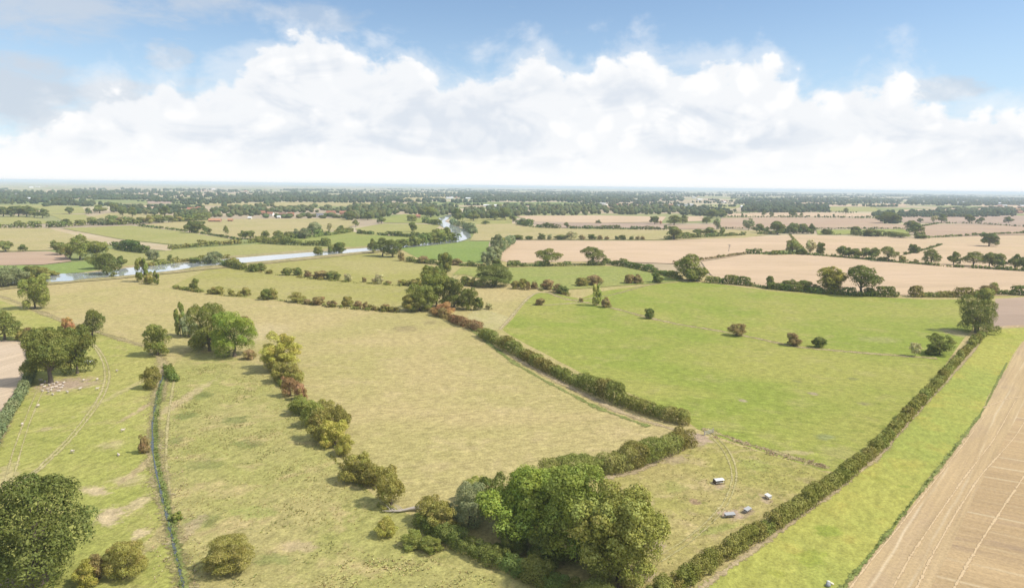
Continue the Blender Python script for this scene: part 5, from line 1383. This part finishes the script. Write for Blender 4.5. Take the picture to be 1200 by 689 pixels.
def profile(pts, lo=0.0, hi=0.4):
    """float curve: azimuth -> elevation"""
    nd = t.node('ShaderNodeFloatCurve', inp={'Value': azn, 'Factor': 1.0}); cv = nd.mapping.curves[0]
    P = [((azel(x, y)[0]) / 2.6 + 0.5, (azel(x, y)[1] - lo) / (hi - lo)) for x, y in pts]
    cv.points[0].location = (0, P[0][1]); cv.points[1].location = (1, P[-1][1])
    for p in P: cv.points.new(*p)
    nd.mapping.update()
    return t.math('MULTIPLY_ADD', nd.outputs[0], hi - lo, lo)


top = profile([(-200, 150), (0, 165), (60, 150), (120, 118), (150, 110), (180, 103), (200, 92), (215, 112), (245, 95), (275, 85), (300, 66), (330, 52), (355, 38), (392, 40), (412, 64), (450, 68), (490, 80), (520, 98), (560, 88), (600, 84),
               (625, 72), (660, 92), (690, 92), (705, 72), (750, 68), (790, 84), (860, 82), (900, 84), (945, 104), (985, 108), (1000, 96), (1040, 90), (1075, 112), (1110, 128), (1150, 140), (1200, 138), (1400, 120)])
AN = t.node('ShaderNodeMapping', inp={'Vector': dn, 'Scale': (1, 1, 1.5)}).outputs[0]
n1 = t.noise(AN, 9, 8, 0.62, 0.3)
n2 = t.noise(AN, 26, 7, 0.6, 0.5)
vo = t.node('ShaderNodeTexVoronoi', feature='SMOOTH_F1', inp={'Vector': t.node('ShaderNodeVectorMath', operation='MULTIPLY_ADD', inp={0: t.node('ShaderNodeTexNoise', inp={'Vector': dn, 'Scale': 14.0, 'Detail': 5.0}).outputs['Color'], 1: (.10, .10, .10), 2: dn}).outputs[0], 'Scale': 24.0, 'Smoothness': 0.35}).outputs[0]
edge = t.math('ADD', t.math('MULTIPLY', t.math('SUBTRACT', n1, 0.5), 0.085), t.math('MULTIPLY', t.math('SUBTRACT', n2, 0.5), 0.045))
edge = t.math('ADD', edge, t.math('MULTIPLY', t.math('SUBTRACT', 0.42, vo), 0.035))
depth = t.math('ADD', t.math('SUBTRACT', t.math('ADD', top, 0.009), el), edge)          # > 0 inside the bank
mask = t.ramp(depth, -0.006, 0.016)
# soft thin veil round the bank
veil = t.math('MULTIPLY', t.ramp(t.math('ADD', depth, t.math('MULTIPLY', t.math('SUBTRACT', n1, 0.5), 0.15)), -0.04, 0.02), 0.45)
mask = t.math('MAXIMUM', mask, veil)
# grey wisps upper left and thin high ones on the left
def patch(x0, y0, sx, sy, amt, sc_=7, thr=0.42):
    a0, e0 = azel(x0, y0)
    da = t.math('DIVIDE', t.math('SUBTRACT', az, a0), sx / F); de = t.math('DIVIDE', t.math('SUBTRACT', el, e0), sy / F)
    r2 = t.math('ADD', t.math('MULTIPLY', da, da), t.math('MULTIPLY', de, de))
    fall = t.math('SUBTRACT', 1.0, t.math('MULTIPLY', r2, 0.5), clamp=True)
    nn = t.noise(t.node('ShaderNodeMapping', inp={'Vector': dn, 'Scale': (1, 1, 2.6), 'Location': (x0 * .01, 0, 0)}).outputs[0], sc_, 7, 0.6, 0.3)
    q = t.math('ADD', t.math('MULTIPLY', fall, 0.5), t.math('SUBTRACT', nn, 0.5))
    return t.math('MULTIPLY', t.ramp(q, thr - 0.2, thr + 0.12), amt)


w1 = patch(50, 12, 100, 38, 0.75, 9, 0.42)
w2 = patch(220, 5, 90, 22, 0.7, 10, 0.42)
w3 = patch(60, 112, 130, 30, 0.85, 11, 0.32)
w4 = patch(1105, 104, 42, 12, 0.7, 22, 0.36)
w5 = patch(360, 20, 60, 18, 0.4, 14, 0.38)
w6 = patch(200, 65, 22, 16, 0.55, 25, 0.38)
wisp = t.math('MAXIMUM', t.math('MAXIMUM', w1, w2), t.math('MAXIMUM', t.math('MAXIMUM', w3, w6), t.math('MAXIMUM', w4, w5)))
# clouds behind and overhead so the dome lights evenly
high = t.math('MULTIPLY', t.ramp(el, 0.42, 0.7), t.ramp(t.noise(dn, 2.2, 6, 0.6, 0.3), 0.46, 0.62))
bk = t.math('MULTIPLY', t.ramp(sep.outputs[1], 0.25, -0.1), t.ramp(t.noise(dn, 3.2, 6, 0.6, 0.3), 0.42, 0.6))
# shading: bright rims, faint grey blue hollows, white towards the horizon
sh = t.ramp(t.noise(t.node('ShaderNodeMapping', inp={'Vector': dn, 'Scale': (1, 1, 2.4), 'Location': (.3, 0, .2)}).outputs[0], 7.5, 7, 0.6, 0.6), 0.40, 0.62)
sh = t.math('MULTIPLY', t.math('MULTIPLY', sh, 0.8), t.ramp(depth, 0.012, 0.05))
sh = t.math('MULTIPLY', sh, t.ramp(el, 0.004, 0.055))
sh2 = t.math('MULTIPLY', t.ramp(t.math('SUBTRACT', vo, t.math('MULTIPLY', n2, 0.3)), 0.08, 0.42), 0.35)
sh2 = t.math('MULTIPLY', sh2, t.ramp(el, 0.01, 0.07))
shade = t.math('ADD', t.math('MULTIPLY', sh, 0.8), sh2, clamp=True)
CW = 6.3
ccol = t.mix(shade, (CW, CW, CW * 1.0), (CW * .73, CW * .785, CW * .86))
wcol = (CW * .62, CW * .68, CW * .76)
skyc = t.mix(1.0, sky.outputs[0], (0.76, 0.83, 0.89), 'MULTIPLY')
# pale milky air low down
low = t.ramp(el, 0.0, 0.26, 0.7, 0.10)
skyc = t.mix(low, skyc, (3.9, 5.1, 6.3))
c = t.mix(wisp, skyc, wcol)
c = t.mix(t.math('MULTIPLY', t.math('MAXIMUM', high, bk), 0.85), c, (CW * 1.05, CW * 1.04, CW * 1.03))
front = t.ramp(sep.outputs[1], 0.05, 0.3)
c = t.mix(t.math('MULTIPLY', mask, front), c, ccol)
bg = t.node('ShaderNodeBackground', inp={'Color': c, 'Strength': 0.1})
ow = t.node('ShaderNodeOutputWorld'); t.l.new(bg.outputs[0], ow.inputs[0])

# ------------------------------------------------------------------ render settings
vs = sc.view_settings
vs.view_transform = 'Standard'; vs.look = 'None'; vs.gamma = 1; vs.use_curve_mapping = False; vs.exposure = 0.7
sc.render.engine = 'CYCLES'
cy = sc.cycles
cy.use_denoising = True
cy.max_bounces = 5; cy.diffuse_bounces = 3; cy.glossy_bounces = 2; cy.transmission_bounces = 2; cy.volume_bounces = 1; cy.transparent_max_bounces = 10
cy.sample_clamp_indirect = 8
